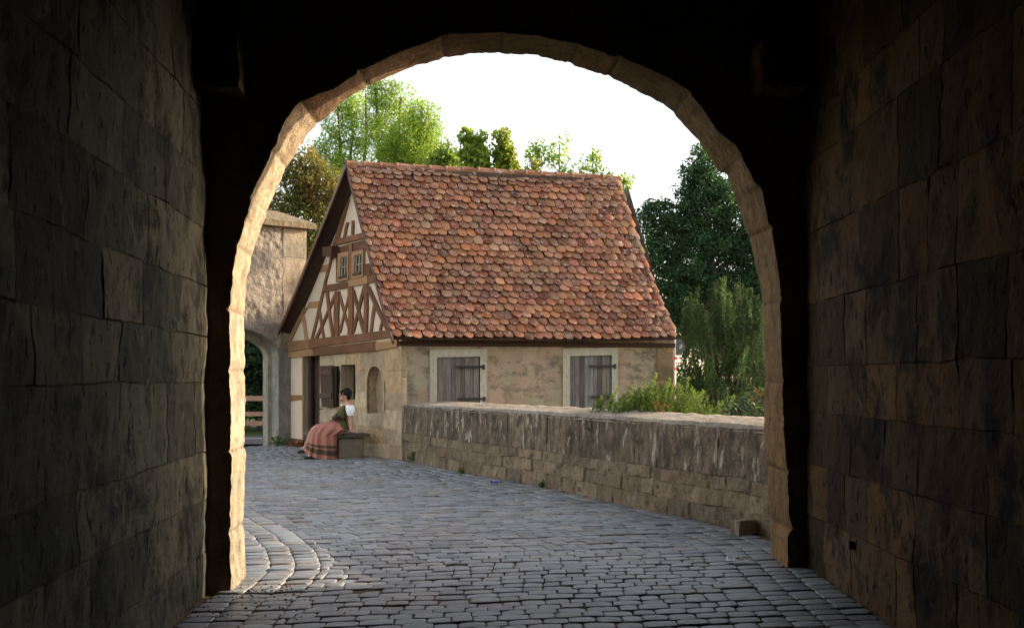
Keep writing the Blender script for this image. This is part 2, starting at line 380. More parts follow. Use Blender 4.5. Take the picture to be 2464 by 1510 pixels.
for r in range(nrow):
    s = s0+(1-s0)*r/nrow; ds = (1-s0)/nrow
    a, b = edges(s+ds/2); Wd = (b-a).length
    if a.y < 4.3 and b.y < 4.3: continue
    far = min(a.y, b.y) > 13.5
    cuts = [0.]; x = .0
    for k in range(3): x += .2+.006*nz(s*60, k); cuts.append(x)
    x += rg.uniform(.05, .2)
    while x < Wd-.75: cuts.append(x); x += rg.uniform(.125, .22)
    cuts += [Wd-.6+.006*nz(s*50, 7), Wd-.4+.006*nz(s*50, 8), Wd-.2, Wd]
    rowb = rg.uniform(-.004, .004)
    for i in range(len(cuts)-1):
        t0, t1 = cuts[i]/Wd, cuts[i+1]/Wd
        if t1-t0 < .012: continue
        gx = .003/Wd*rg.uniform(.7, 1.8); e0 = .035*rg.random(); e1 = .035*rg.random()
        wv = lambda t: .35*ds*nz(t*5, s*40, 2)
        q = [rowpt(s+ds*(.012+e0)+wv(t0), t0+gx), rowpt(s+ds*(.012+e0)+wv(t1), t1-gx), rowpt(s+ds*(.988-e1)+wv(t1), t1-gx), rowpt(s+ds*(.988-e1)+wv(t0), t0+gx)]
        q = [V((p.x+rg.uniform(-.004, .004), p.y+rg.uniform(-.004, .004), 0)) for p in q]
        c = (q[0]+q[1]+q[2]+q[3])/4
        hz = rowb+rg.uniform(-.0045, .0045)-(.008 if rg.random() < .04 else 0)+.012*nz(c.x*.7, c.y*.7); tx = rg.uniform(-.02, .02); ty = rg.uniform(-.02, .02)
        n = 8 if far else 14; rings = ((1.0, -.02), (.985, -.003), (.9, .003)) if far else ((1.0, -.02), (.995, -.0045), (.965, .0008), (.84, .0035))
        ring = []
        for k in range(n):
            an = 2*math.pi*(k+.5)/n; ca, sa = math.cos(an), math.sin(an); m_ = max(abs(ca), abs(sa)); f_ = (1/m_)*.9+.1*1.12
            uu, vv = min(1, max(-1, ca*f_)), min(1, max(-1, sa*f_))
            ring.append(q[0]*(1-uu)*(1-vv)/4+q[1]*(1+uu)*(1-vv)/4+q[2]*(1+uu)*(1+vv)/4+q[3]*(1-uu)*(1+vv)/4)
        vs = []
        for sc, z in rings:
            for p in ring:
                d = (p-c)*sc; vs.append((c.x+d.x, c.y+d.y, z+(hz+d.x*tx+d.y*ty if z > -.015 else 0)+(.002*nz(c.x*9+d.x*30, c.y*9+d.y*30) if z > -.015 else 0)))
        vs.append((c.x, c.y, rings[-1][1]+hz+.001)); m_ = len(rings)
        fs = [(j*n+k, j*n+(k+1) % n, (j+1)*n+(k+1) % n, (j+1)*n+k) for j in range(m_-1) for k in range(n)]+[((m_-1)*n+k, (m_-1)*n+(k+1) % n, m_*n) for k in range(n)]
        b_ = rg.uniform(.7, 1.25)*(1+.18*nz(c.x*.9, c.y*.6, 3)); w_ = rg.uniform(-.06, .05)+(.12 if rg.random() < .07 else 0)
        sb.add(vs, fs, (b_*(1+w_), b_, b_*(1-w_)))
road = mb.build('road', M['joint']); tag(road, 'sandy bed of the cobbled lane curving from the gate passage to the far gate', kind='structure')
o = sb.build('cobblestones', M['cobble'], road, True)
mb = MB(); mb.add([(-40, 22.0, -.045), (-3.5, 23.6, -.045), (-3.5, 27.1, -.045), (-40, 27.1, -.045)], [(0, 1, 2, 3)])
o = mb.build('far_road', M['asphalt']); tag(o, 'grey asphalt road crossing behind the far gate', kind='structure')
mb = MB(); mb.add([(-40, 25.55, -.04), (-3.6, 25.55, -.04), (-3.6, 25.7, -.04), (-40, 25.7, -.04)], [(0, 1, 2, 3)])
w = mb.build('lane_line', M['white'], o)
# ================================================================== near gate passage
A0, A1, SK = 7.43, 7.95, .216
def apl(px, py, y0):                                # pixel on the oblique arch wall plane y = y0 + SK x
    r = ray(px, py); t = y0/(1-SK*r.x); return V((0, 0, EYE))+r*t
IN = [(582,1480),(580,1355),(575,1276),(580,1172),(580,1041),(579,998),(577,878),(577,807),(580,735),(586,690),(584,683),(590,654),(595,630),(612,560),(627,510),(643,469),(665,426),(694,358),(708,316),(742,264),(799,236),(841,222),(898,182),(998,134),(1083,105),(1125,90),(1196,87),(1296,87),(1343,91),(1428,108),(1507,130),(1556,151),(1627,179),(1670,200),(1712,225),(1754,276),(1791,330),(1837,364),(1857,401),(1885,458),(1903,472),(1918,545),(1932,614),(1945,708),(1952,830),(1955,977),(1963,1120),(1968,1276),(1977,1318),(1965,1344),(1965,1423)]
OUT = [(619,1443),(616,1344),(609,1276),(614,1146),(616,998),(613,878),(612,807),(616,747),(619,692),(625,680),(630,652),(645,590),(665,540),(697,469),(714,432),(742,381),(770,336),(805,304),(841,270),(864,250),(901,228),(941,208),(984,188),(1040,167),(1123,147),(1182,137),(1296,136),(1348,139),(1350,143),(1414,157),(1499,185),(1570,218),(1658,263),(1698,307),(1740,350),(1797,434),(1814,432),(1835,492),(1864,575),(1893,693),(1906,781),(1910,928),(1911,1041),(1916,1198),(1924,1334),(1925,1388)]
pin = [apl(*full(*p), A0) for p in IN]; pout = [apl(*full(*p), A1) for p in OUT]
for l in (pin, pout):
    for e in (0, -1): l[e].z = -.05
NS = 520; CEN = V((.12, A0, 2.0))
pi_ = [interp(pin, i/NS) for i in range(NS+1)]; po_ = [interp(pout, i/NS) for i in range(NS+1)]
gate = thing('stone_gate_passage', (0, A0, 0), 'dark vaulted stone gate passage whose round arch frames the lane and house', 'gate')
mb = MB(); rg = random.Random(8); MM = 9
bounds = [0]
while bounds[-1] < NS: bounds.append(bounds[-1]+rg.randint(16, 34))
vt = {}
vs, tn = [], []
for i in range(NS+1):
    b = max(k for k, x in enumerate(bounds) if x <= i); jn = min(abs(i-x) for x in bounds)
    if b not in vt:
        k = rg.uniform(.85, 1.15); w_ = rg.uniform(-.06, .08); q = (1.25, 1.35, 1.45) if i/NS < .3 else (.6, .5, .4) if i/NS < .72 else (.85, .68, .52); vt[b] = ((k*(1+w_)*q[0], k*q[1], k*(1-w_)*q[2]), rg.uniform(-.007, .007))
    cen = V((CEN.x, pi_[i].y, CEN.z)) if pi_[i].z > 2 else V((CEN.x, pi_[i].y, pi_[i].z))
    for j in range(MM+1):
        t = j/MM; p = pi_[i].lerp(po_[i], t); d = (V((CEN.x, p.y, CEN.z if p.z > CEN.z else p.z))-p).normalized()
        h = .007*nz(p.x*4, p.z*4, t*3)+.005*nz(p.x*16, p.z*16, t*9)+.004*nz(p.x*37, p.z*37, t*14)+(-.012 if not jn else -.006 if jn == 1 else 0)+vt[b][1]
        if j == 0: h -= .003+.012*abs(nz(p.x*3, p.z*3, 5))+.006*abs(nz(p.x*19, p.z*19, 2))
        if j == MM: h -= .003+.008*abs(nz(p.x*12, p.z*12, 3))+.005*abs(nz(p.x*30, p.z*30, 6))
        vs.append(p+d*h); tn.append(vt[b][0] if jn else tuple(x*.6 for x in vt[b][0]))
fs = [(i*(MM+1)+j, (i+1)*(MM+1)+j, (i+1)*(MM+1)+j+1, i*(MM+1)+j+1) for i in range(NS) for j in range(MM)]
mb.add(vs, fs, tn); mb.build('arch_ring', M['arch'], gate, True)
def faceof(prof, y0, top, left, right, sgn):
    mb = MB(); vs, tn = [], []; RN = 14
    for i, p in enumerate(prof):
        d = V((p.x-CEN.x, 0, p.z-1.9)); ts = []
        if d.x < 0: ts.append((left-CEN.x)/d.x)
        if d.x > 0: ts.append((right-CEN.x)/d.x)
        if d.z > 0: ts.append((top-1.9)/d.z)
        if d.z < 0: ts.append((-1.2-1.9)/d.z)
        tm = min(ts)
        for j in range(RN+1):
            t = 1+(tm-1)*(j/RN)**1.6; x = CEN.x+d.x*t; z = 1.9+d.z*t
            h = .03*nz(x*2, z*2, 3)+.015*nz(x*7, z*7) if 0 < j < RN else 0
            vs.append(p if j == 0 else V((x, y0+SK*x+sgn*abs(h), z))); k = .85+.3*nz(x*1.4, z*2.2, 7); tn.append((k, k, k))
    fs = [(i*(RN+1)+j, i*(RN+1)+j+1, (i+1)*(RN+1)+j+1, (i+1)*(RN+1)+j) for i in range(len(prof)-1) for j in range(RN)]
    mb.add(vs, fs if sgn > 0 else [f[::-1] for f in fs], tn); return mb
pi_ = [V(vs[i*(MM+1)]) for i in range(NS+1)]; po_ = [V(vs[i*(MM+1)+MM]) for i in range(NS+1)]
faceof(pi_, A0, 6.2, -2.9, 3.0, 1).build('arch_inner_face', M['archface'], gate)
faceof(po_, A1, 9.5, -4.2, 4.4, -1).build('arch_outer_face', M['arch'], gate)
ldir = V((-.08, 1, 0)).normalized(); lo = V((-2.145+.08*12.0, 7.0-12.0, 0)); ln_ = V((1, .08, 0)).normalized()
rdir = V((.012, 1, 0)).normalized(); ro = V((2.35-.012*13, 7.96-13, 0)); rn_ = V((-1, .012, 0)).normalized()
TH = 4.6
mb = MB(); lmp = lambda u, v, h: lo+ldir*u+ln_*h+UP*v
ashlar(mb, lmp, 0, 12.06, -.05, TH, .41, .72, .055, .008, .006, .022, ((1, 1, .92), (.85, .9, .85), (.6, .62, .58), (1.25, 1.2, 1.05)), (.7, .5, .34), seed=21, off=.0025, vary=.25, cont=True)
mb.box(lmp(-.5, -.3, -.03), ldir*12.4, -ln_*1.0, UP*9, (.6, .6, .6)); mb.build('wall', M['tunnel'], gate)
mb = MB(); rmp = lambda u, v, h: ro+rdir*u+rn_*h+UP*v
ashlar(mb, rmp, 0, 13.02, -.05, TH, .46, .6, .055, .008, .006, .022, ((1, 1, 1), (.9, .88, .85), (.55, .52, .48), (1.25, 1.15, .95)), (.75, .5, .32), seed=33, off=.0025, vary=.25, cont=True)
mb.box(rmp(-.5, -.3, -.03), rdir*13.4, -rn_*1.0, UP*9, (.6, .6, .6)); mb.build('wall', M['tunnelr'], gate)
mb = MB(); vs = []
for i in range(25):
    a = math.pi*i/24; x = .1-2.62*math.cos(a)*1.0; z = TH-.05+1.3*math.sin(a)
    for j in range(11): y = -5.2+13.4*j/10; vs.append((x, y, z+.02*nz(x*2, y*2)))
mb.add(vs, [(i*11+j, (i+1)*11+j, (i+1)*11+j+1, i*11+j+1) for i in range(24) for j in range(10)], (.7, .7, .7))
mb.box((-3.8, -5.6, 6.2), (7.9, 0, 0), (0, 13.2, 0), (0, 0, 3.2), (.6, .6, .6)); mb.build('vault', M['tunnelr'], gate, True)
mb = MB(); mb.box((-3.6, -5.6, -.3), (7.6, 0, 0), (0, .5, 0), (0, 0, 7), (.6, .6, .6)); mb.build('added_light_stop', M['tunnelr'], gate)  # unseen closing wall, added behind the camera to keep the passage dark
def rough_block(o, a, b, c, tint, seed, n=5, amp=.02):
    mb = MB(); o, a, b, c = V(o), V(a), V(b), V(c)
    for (p, x, y, nn) in ((o, a, b, -c), (o+c, a, b, c), (o, a, c, -b), (o+b, a, c, b), (o, b, c, -a), (o+a, b, c, a)):
        nn = nn.normalized(); vs = []
        for j in range(n+1):
            for i in range(n+1):
                q = p+x*i/n+y*j/n; ctr = o+(a+b+c)/2
                k = V((nz(q.x*6+seed, q.y*6, q.z*6), nz(q.x*6, q.y*6+seed, q.z*6), nz(q.x*6, q.y*6, q.z*6+seed)))*amp
                rr = (q-ctr); m_ = sum(abs(rr.dot(w.normalized()))/(w.length/2) > .98 for w in (a, b, c))
                vs.append(q+k-rr*(.05*(m_-1)))
        fs = [(j*(n+1)+i, j*(n+1)+i+1, (j+1)*(n+1)+i+1, (j+1)*(n+1)+i) for j in range(n) for i in range(n)]
        if x.cross(y).dot(nn) < 0: fs = [f[::-1] for f in fs]
        mb.add(vs, fs, tint)
    return mb
p = apl(*full(1878, 240), A0); rough_block(p-V((0, .3, 0)), (.37, .07, 0), (0, .33, 0), (0, 0, .36), (1.6, 1.4, 1.2), 3).build('corbel', M['tunnelr'], gate)
p = apl(*full(510, 245), A0); rough_block(p-V((0, .3, 0)), (.3, .06, 0), (0, .33, 0), (0, 0, .36), (.8, .8, .8), 4).build('corbel', M['tunnelr'], gate)
q = hit(*full(2137, 1360), ro, rn_); mb = MB()
mb.box(q+V((-.05, -.03, -.03)), (.05, 0, 0), (0, .05, 0), (0, 0, .055)); mb.box(q+V((-.008, -.05, -.045)), (.008, 0, 0), (0, .09, 0), (0, 0, .085))
tag(mb.build('wall_bracket', M['iron']), 'small dark metal bracket low on the right passage wall', 'bracket')
# ================================================================== parapet
PB = [(2.85, 8.52), (2.62, 9.05), (2.41, 9.53), (2.17, 10.15), (1.65, 11.1), (.91, 12.7), (.25, 14.15), (-.74, 15.7), (-2.02, 18.32)]
PL_ = sum((V(PB[i+1])-V(PB[i])).length for i in range(len(PB)-1))
def pmap(u, v, h):
    s = min(.9999, max(0, u/PL_)); p = interp(PB, s); a = interp(PB, max(0, s-.02)); b = interp(PB, min(1, s+.02)); d = (b-a).normalized()
    n = V((-d.y, d.x)); n = n if n.x < 0 else -n
    return V((p.x+n.x*(h-.04*v), p.y+n.y*(h-.04*v), v))
par = thing('parapet_wall', pmap(PL_/2, 0, 0), 'low lichen stained stone parapet running from the arch to the house corner', 'wall')
mb = MB(); ZT = 1.0
ashlar(mb, pmap, 0, PL_, -.05, .5, .22, .36, .03, .014, .005, .03, ((1, .95, .9), (.82, .78, .73), (1.08, 1.0, .88), (.95, .85, .76)), (.85, .78, .7), seed=5, off=.008, vary=.14); mb.build('wall_foot', M['rubble'], par)
mb = MB(); ashlar(mb, pmap, 0, PL_, .5, ZT, .5, .8, .03, .008, .004, .02, ((.6, .55, .5), (.5, .45, .42), (.72, .66, .6)), (.42, .36, .32), seed=6, off=.004, vary=.14)
mb.build('wall_face', M['parapet'], par)
mb = MB(); vs, tn = [], []; NU = 150; NW = 12
for i in range(NU+1):
    u = PL_*i/NU
    for j in range(NW+1):
        t = j/NW; hh = .012-.78*t; z = ZT+(-.03 if j == 0 else .03+.05*t)+.012*nz(u*4, t*4, 8)+.006*nz(u*14, t*9)
        if j == 0: hh -= .006
        p = pmap(u, z, hh+.012*nz(u*5, 3) if j < 2 else hh); vs.append(p); k = 1+.25*nz(u*1.5, t*2, 4); tn.append((k, k, k))
    vs.append(pmap(u, -.3, -.78)); tn.append((.7, .7, .7))
mb.add(vs, [(i*(NW+2)+j, (i+1)*(NW+2)+j, (i+1)*(NW+2)+j+1, i*(NW+2)+j+1) for i in range(NU) for j in range(NW+1)], tn)
mb.build('coping', M['cap'], par, True)
# ================================================================== timber framed house
house = thing('timber_framed_house', C, 'small half timbered gatekeeper house with a steep red clay tile roof', 'house')
EL = V((-2.175, 18.16, 2.19)); RL = V((-3.258, 19.66, 5.72)); LT = V((-5.25, 22.42, 2.50))
ER = V((3.19, 19.3, 2.225)); RR = V((2.198, 20.82, 5.67)); RT = LT+(RR-RL)*.78+V((0, 0, .02))
def rpt(E0, E1, T0, T1, a, b, lift=0.):
    p = E0.lerp(E1, a).lerp(T0.lerp(T1, a), b); n = (E1-E0).cross(T0-E0).normalized()
    if n.z < 0: n = -n
    bell = .085*max(0, 1-b/.35)**2*1.0-.05*math.sin(math.pi*b)
    sag = -.05*math.sin(math.pi*a)*(1-.3*b)+.04*nz(a*3.5, b*3, 2)
    return p+n*(bell+sag+lift), n
def tiles(E0, E1, T0, T1, rows, cols, seed, detail=True):
    mb = MB(); rg = random.Random(seed); SL = (T0-E0).length; ex = 1.0/rows; flip = (E1-E0).cross(T0-E0).z < 0
    for r in range(rows+1):
        top = r == rows
        b0 = (r-.12)/rows if not top else 1-1.6/rows; lk = .018 if top else 0.
        L = (1.75/rows) if not top else 1.6/rows
        off = .5 if r % 2 else 0.
        rowd = rg.uniform(-.0012, .0012)
        for c in range(-1, cols+1):
            a0 = (c+off)/cols+.006*nz(c*.7, r*1.3); a1 = a0+.965/cols
            if a1 < .008 or a0 > .992: continue
            a0 = max(-.004, a0); a1 = min(1.004, a1)
            
            bb = b0+rowd+(rg.uniform(-.1, .1)+.3*nz(c*.16, r*.35, 4))/rows; lift0 = .078+rg.uniform(-.012, .022); lift1 = .012
            if rg.random() < .02: bb -= .25/rows
            point = nz(c*.35, r*.5, 7)+rg.uniform(-.35, .35) > .08; tilt = rg.uniform(-.006, .006)
            n = 7; prof = []
            for k in range(n+1):
                x = k/n; e = abs(2*x-1)
                y = (1-math.sqrt(max(0, 1-e**2.4)))*.46/rows if not point else (.5*e**1.5)/rows
                prof.append((x, y))
            vs, lc = [], []; q = rg.random()*90
            lines = []
            for k, (x, y) in enumerate(prof):
                a = lerp(a0, a1, x); arch = .010*(1-(2*x-1)**2)
                for m_, bq in enumerate((bb+y, bb+y, bb+.45*L, bb+L)):
                    t = (bq-bb)/L; li = lk+lerp(lift0, lift1, max(0, t))+arch-(.016 if m_ == 0 else 0)+tilt*(2*x-1)
                    p, _ = rpt(E0, E1, T0, T1, a, min(1.005, max(-.06, bq)), li); vs.append(p); lc.append((x*.18+q, t*.3, 0))
            fs = [(k*4+m_, (k+1)*4+m_, (k+1)*4+m_+1, k*4+m_+1) for k in range(n) for m_ in range(3)]
            if flip: fs = [f[::-1] for f in fs]
            k = rg.uniform(.5, 1.02)*(1+.4*nz(c*.22, r*.25, 5)); u_ = rg.random()
            col = (k, k*rg.uniform(.8, 1.16), k*rg.uniform(.75, 1.15))
            if u_ > .72: col = (k*.62, k*.5, k*.5)
            elif u_ > .6: col = (k*1.2, k*1.12, k*.9)
            if u_ < .045: col = (k*1.1, k*1.6, k*2.0)
            elif u_ < .12: col = (k*1.25, k*1.5, k*1.4)
            elif u_ < .2: col = (k*.62, k*.6, k*.66)
            if top: col = (k*.9, k*1.15, k*1.35); L *= 1.0
            edge = max(0, (a0-.86)/.14); col = tuple(x*(1-.35*edge*rg.random()) for x in col)
            mb.add(vs, fs, col, lc)
    return mb
roof = tiles(EL, ER, RL, RR, 25, 29, 2).build('roof', M['tile'], house)
tiles(RT, LT, RR, RL, 25, 29, 3).build('roof', M['tile'], house)
mb = MB(); rg = random.Random(9); NRT = 17
for i in range(NRT):
    a0, a1 = i/NRT-.004, (i+1)/NRT+.012
    c0 = RL.lerp(RR, a0)+UP*(.015+.012*nz(i*3.1)); c1 = RL.lerp(RR, a1)+UP*(.0+.012*nz(i*3.1+2))
    ax = (c1-c0).normalized(); sd = V((ax.y, -ax.x, 0)).normalized(); k = rg.uniform(.75, 1.1); rings = []
    for (p, r) in ((c0, .088), (c0+ax*.02, .1), (c0.lerp(c1, .12), .092), (c1, .082)):
        rings.append([p+sd*math.cos(t)*r*1.0+UP*(math.sin(t)*r*.95-.02) for t in [math.pi*(-.12+1.24*m_/10) for m_ in range(11)]])
    vs = [p for r in rings for p in r]; n = 11
    mb.add(vs, [(j*n+m_, j*n+m_+1, (j+1)*n+m_+1, (j+1)*n+m_) for j in range(3) for m_ in range(10)], (k*.85, k*.95, k*1.05), [(m_*.02+i*3, j*.1, 0) for j in range(4) for m_ in range(11)])
mb.build('ridge', M['tile'], house)
mb = MB(); n = 70; vs = []                           # mortar bedding under the ridge tiles
for i in range(n+1):
    c0 = RL.lerp(RR, i/n); sd = (RR-RL).cross(UP).normalized()
    for x, z in ((.1, -.115), (.085, -.04), (-.085, -.04), (-.1, -.115)): vs.append(c0+sd*x+UP*(z+.018*nz(i*1.7, x*30)))
mb.add(vs, [(i*4+k, (i+1)*4+k, (i+1)*4+k+1, i*4+k+1) for i in range(n) for k in range(3)], (.3, .27, .26)); mb.build('ridge_mortar', M['parapet'], house)
mb = MB()                                            # boarded deck under the tiles
for (E0, E1, T0, T1) in ((EL, ER, RL, RR), (LT, RT, RL, RR)):
    vs = []; NB = 10
    for i in range(NB+1):
        for j in range(NB+1):
            p, nn = rpt(E0, E1, T0, T1, i/NB, j/NB, -.012); vs.append(p)
    for i in range(NB+1):
        for j in range(NB+1):
            p, nn = rpt(E0, E1, T0, T1, i/NB, j/NB, -.05); vs.append(p)
    m_ = (NB+1)**2; q = lambda i, j: i*(NB+1)+j
    fs = [(q(i, j), q(i+1, j), q(i+1, j+1), q(i, j+1)) for i in range(NB) for j in range(NB)]
    fs += [tuple(x+m_ for x in f[::-1]) for f in fs]
    for i in range(NB): fs += [(q(i, 0), q(i+1, 0), q(i+1, 0)+m_, q(i, 0)+m_), (q(0, i), q(0, i+1), q(0, i+1)+m_, q(0, i)+m_), (q(NB, i), q(NB, i+1), q(NB, i+1)+m_, q(NB, i)+m_)]
    mb.add(vs, fs, (1, 1, 1))
mb.build('roof_deck', M['darkwood'], house)
for (E0, E1, T0, T1, up_, dn) in ((EL, ER, RL, RR, .05, .1), (LT, RT, RL, RR, .05, .12)):   # barge boards on the gable verge
    mb = MB(); vs, lc = [], []
    for i in range(15):
        b = -.02+1.02*i/14; p, nn = rpt(E0, E1, T0, T1, 0, b); dr = ng
        for (x, y) in ((0.0, up_), (.035, up_), (.035, -dn), (0.0, -dn)): vs.append(p+nn*y+dr*x); lc.append((b*4, y, x))
    fs = [(i*4+k, (i+1)*4+k, (i+1)*4+(k+1) % 4, i*4+(k+1) % 4) for i in range(14) for k in range(4)]+[(0, 1, 2, 3), (59, 58, 57, 56)]
    mb.add(vs, fs, (1, 1, 1), lc); mb.build('barge_board', M['barge'], house)
# walls ------------------------------------------------------------
def under(E, T, b, lift=-.05): return E.lerp(T, b)
wEL = gp(*z3(1010, 1372)); apx = (RL-C).dot(g), RL.z-.06
mb = MB()
def roofline_left(u):                                # height of the underside of the far slope over the gable wall
    uL = (LT-C).dot(g); uR = (RL-C).dot(g); b = (uL-u)/(uL-uR); return lerp(LT.z, RL.z, b)-.05*math.sin(math.pi*b)-.05+.06*max(0, 1-b/.35)**2
def roofline_right(u):
    uE = (EL-C).dot(g); uR = (RL-C).dot(g); b = (u-uE)/(uR-uE); return lerp(EL.z, RL.z, b)-.05
uR = (RL-C).dot(g); top = []
for i in range(13):
    u = lerp(0.02, GL, i/12); top.append((u, roofline_right(u) if u < uR else roofline_left(u)))
top.append((uR, RL.z-.08)); top.sort()
vs = [gmap(u, 2.05, 0) for u, z in top]+[gmap(u, z, 0) for u, z in top]; n = len(top)
mb.add(vs, [(i, n+i, n+i+1, i+1) for i in range(n-1)]); mb.build('gable_wall', M['plaster'], house)
ud0 = gp(*z2(835, 600))[0]; ud1 = gp(*z2(668, 600))[0]
def zpoly(zf, pts): return [gp(*zf(*p)) for p in pts]
winh = zpoly(z2, [(1058, 382), (1205, 380), (1212, 745), (1055, 765)])
nic = zpoly(z2, [(1337, 890), (1332, 700), (1335, 560), (1340, 500), (1354, 450), (1378, 412), (1410, 396), (1440, 402), (1466, 432), (1486, 480), (1498, 540), (1504, 620), (1505, 885)])
mb = MB()
ashlar(mb, gmap, -.015, ud0, -.05, 2.1, .36, .5, .035, .012, .004, .016, ((1, 1, 1), (.88, .84, .8), (1.12, 1.1, 1.05), (1.0, .86, .72)), (1.0, .9, .78), holes=[winh, nic], seed=14, off=.008, vary=.1)
reveal(mb, gmap, winh, .3); reveal(mb, gmap, nic, .2)
mb.box(gmap(ud0, -.05, -.004), g*.004, -ng*.3, UP*2.1)
mb.prism([gmap(u, v, -.2) for u, v in nic], -ng*.02, (.75, .72, .68))
mb.build('stone_wall', M['house'], house)
nin = []
cu = sum(p[0] for p in nic)/len(nic); cv = sum(p[1] for p in nic)/len(nic)
mb = MB(); n = len(nic); a = [gmap(cu+(u-cu)*1.16, cv+(v-cv)*1.05, .012) for u, v in nic]; b = [gmap(u, v, .014) for u, v in nic]; c = [gmap(u, v, -.05) for u, v in nic]
mb.add(a+b+c, [f for i in range(n-1) for f in ((i, n+i, n+i+1, i+1), (n+i, 2*n+i, 2*n+i+1, n+i+1))], (1.02, .98, .9)); mb.build('niche', M['house'], house)
mb = MB(); mb.box(gmap(GL, -.05, 0), -g*(GL-ud1), -ng*.25, UP*2.2); mb.build('plaster_panel', M['plaster'], house)
mb = MB(); uw = [p[0] for p in winh]; mb.box(gmap(min(uw)-.02, .9, -.29), g*(max(uw)-min(uw)+.04), -ng*.02, UP*1.1, (.5, .45, .4)); w1 = mb.build('window', M['darkwood'], house)
mb = MB(); um = min(uw); mb.box(gmap(um, winh[2][1], -.22), g*.05, -ng*.05, UP*.95); mb.box(gmap(um+.05, winh[2][1], -.22), g*.2, -ng*.04, UP*.04); mb.build('window_frame', M['wood'], w1)
mb = MB(); mb.box(gmap(um+.055, winh[2][1]+.05, -.25), g*.2, -ng*.01, UP*.8); mb.build('pane', M['glass'], w1)
sh = zpoly(z2, [(885, 395), (1012, 390), (1022, 822), (905, 826), (893, 640)]); mb = MB()
mb.prism([gmap(u, v, .07) for u, v in sh], ng*.035, (1, 1, 1), UP); sht = mb.build('shutter', M['darkwood'], house)
for y in (460, 700):
    mb = MB(); q = zpoly(z2, [(884, y-20), (1012, y-22), (1014, y+28), (886, y+30)]); mb.prism([gmap(u, v, .105) for u, v in q], ng*.022, (1.5, 1.5, 1.5), g); mb.build('batten', M['darkwood'], sht)
mb = MB(); q = zpoly(z2, [(1015, 395), (1045, 400), (1040, 820), (1022, 820)]); mb.prism([gmap(u, v, .0) for u, v in q], ng*.07, (.35, .35, .35), UP); mb.build('shutter_back', M['darkwood'], sht)
mb = MB(); q = gmap(*gp(*z2(875, 845)), 0); mb.tube([q, q+ng*.1, q+ng*.11-UP*.02], .008); mb.tube([q+ng*.1, q+ng*.1+g*.03-UP*.08], .007); mb.build('hook', M['iron'], house)
# door
mb = MB()
for i in range(4):
    u = lerp(ud1-.03, ud0+.02, i/4); du = (ud0-ud1+.05)/4; k = .8+.35*((i*37) % 5)/5
    mb.box(gmap(u, 0, -.2), g*(du*.985), -ng*.04, UP*2.06, (k, k, k))
door = mb.build('door', M['darkwood'], house)
mb = MB(); mb.box(gmap(ud1+.0, 0, .01), g*.075, -ng*.22, UP*2.02); mb.build('door_frame', M['newwood'], house)
mb = MB(); mb.box(gmap(ud1-.14, 0, -.1), g*.13, -ng*.06, UP*2.0, (.9, .9, .9)); mb.build('door_board', M['darkwood'], house)
# timbers
def beam(zf, pts, mat='wood', th=.03, back=.02, tint=None, axis=None, wob=True):
    q = zpoly(zf, pts); p3 = [gmap(u, v, -back) for u, v in q]
    L = [(p3[(i+1) % len(p3)]-p3[i]) for i in range(len(p3))]; ax = axis or max(L, key=lambda d: d.length)
    k = random.uniform(.8, 1.2); mb = MB(); mb.prism(p3, ng*(th+back+random.uniform(0, .006)), tint or (k, k*.98, k*.95), ax); return mb.build('timber_beam', M[mat], house)
def strut(zf, x1, y1, x2, y2, w, mat='wood', th=.024):
    d = math.hypot(x2-x1, y2-y1); ox, oy = -(y2-y1)/d*w/2, (x2-x1)/d*w/2
    k = random.uniform(.85, 1.1); n = 4; a = []; b = []
    for i in range(n+1):
        t = i/n; x, y = lerp(x1, x2, t), lerp(y1, y2, t); j = w*.08*math.sin(t*5+x1)
        a.append((x+ox*(k+.1*math.sin(t*7+y1))+j, y+oy*k)); b.append((x-ox*k+j, y-oy*k))
    beam(zf, a+b[::-1], mat, th)
random.seed(5)
beam(z2, [(740, 118), (1000, 88), (1300, 55), (1570, 20), (1600, 95), (1300, 138), (1000, 172), (740, 218)], 'wood', .05)
beam(z2, [(742, 222), (1100, 176), (1440, 138), (1442, 236), (1100, 262), (792, 292), (788, 226)], 'wood', .06, tint=(.85, .85, .85))
beam(z2, [(515, 140), (740, 118), (740, 214), (515, 248)], 'newwood', .045); beam(z2, [(515, 252), (786, 226), (790, 286), (515, 312)], 'newwood', .04)
beam(z2, [(1440, 148), (1668, 120), (1668, 200), (1444, 234)], 'newwood', .05)
beam(z2, [(520, 702), (652, 698), (652, 745), (520, 765)], 'newwood', .02, tint=(.8, .75, .7)); beam(z2, [(522, 1148), (668, 1165), (668, 1240), (522, 1230)], 'wood', .02)
beam(z3, [(150, 800), (168, 722), (450, 680), (447, 747)], 'wood', .045); beam(z3, [(453, 660), (675, 605), (678, 700), (453, 742)], 'newwood', .045); beam(z3, [(681, 612), (760, 590), (770, 680), (682, 696)], 'wood', .04)
beam(z3, [(282, 252), (300, 180), (430, 150), (640, 100), (640, 165), (300, 252)], 'wood', .05)
for a in ((303, 790, 303, 1320, 48), (470, 742, 468, 1300, 48), (652, 705, 640, 1275, 48)): strut(z3, *a, th=.035)
for a in ((322, 805, 455, 1270, 36), (448, 825, 336, 1280, 28), (490, 775, 625, 1275, 38), (632, 735, 490, 1275, 32), (287, 830, 58, 1352, 40), (185, 790, 252, 1332, 34), (88, 985, 148, 1345, 30), (668, 740, 930, 1300, 46), (750, 930, 700, 1275, 36), (842, 1110, 815, 1255, 32)): strut(z3, *a[:4], a[4]*.86, th=.022+random.uniform(0, .008))
for a in ((240, 380, 145, 790, 30), (143, 790, 5, 1365, 32)): strut(z3, *a)
for a in ((430, -20, 388, 158, 30), (490, -40, 490, 132, 28)): strut(z3, *a)
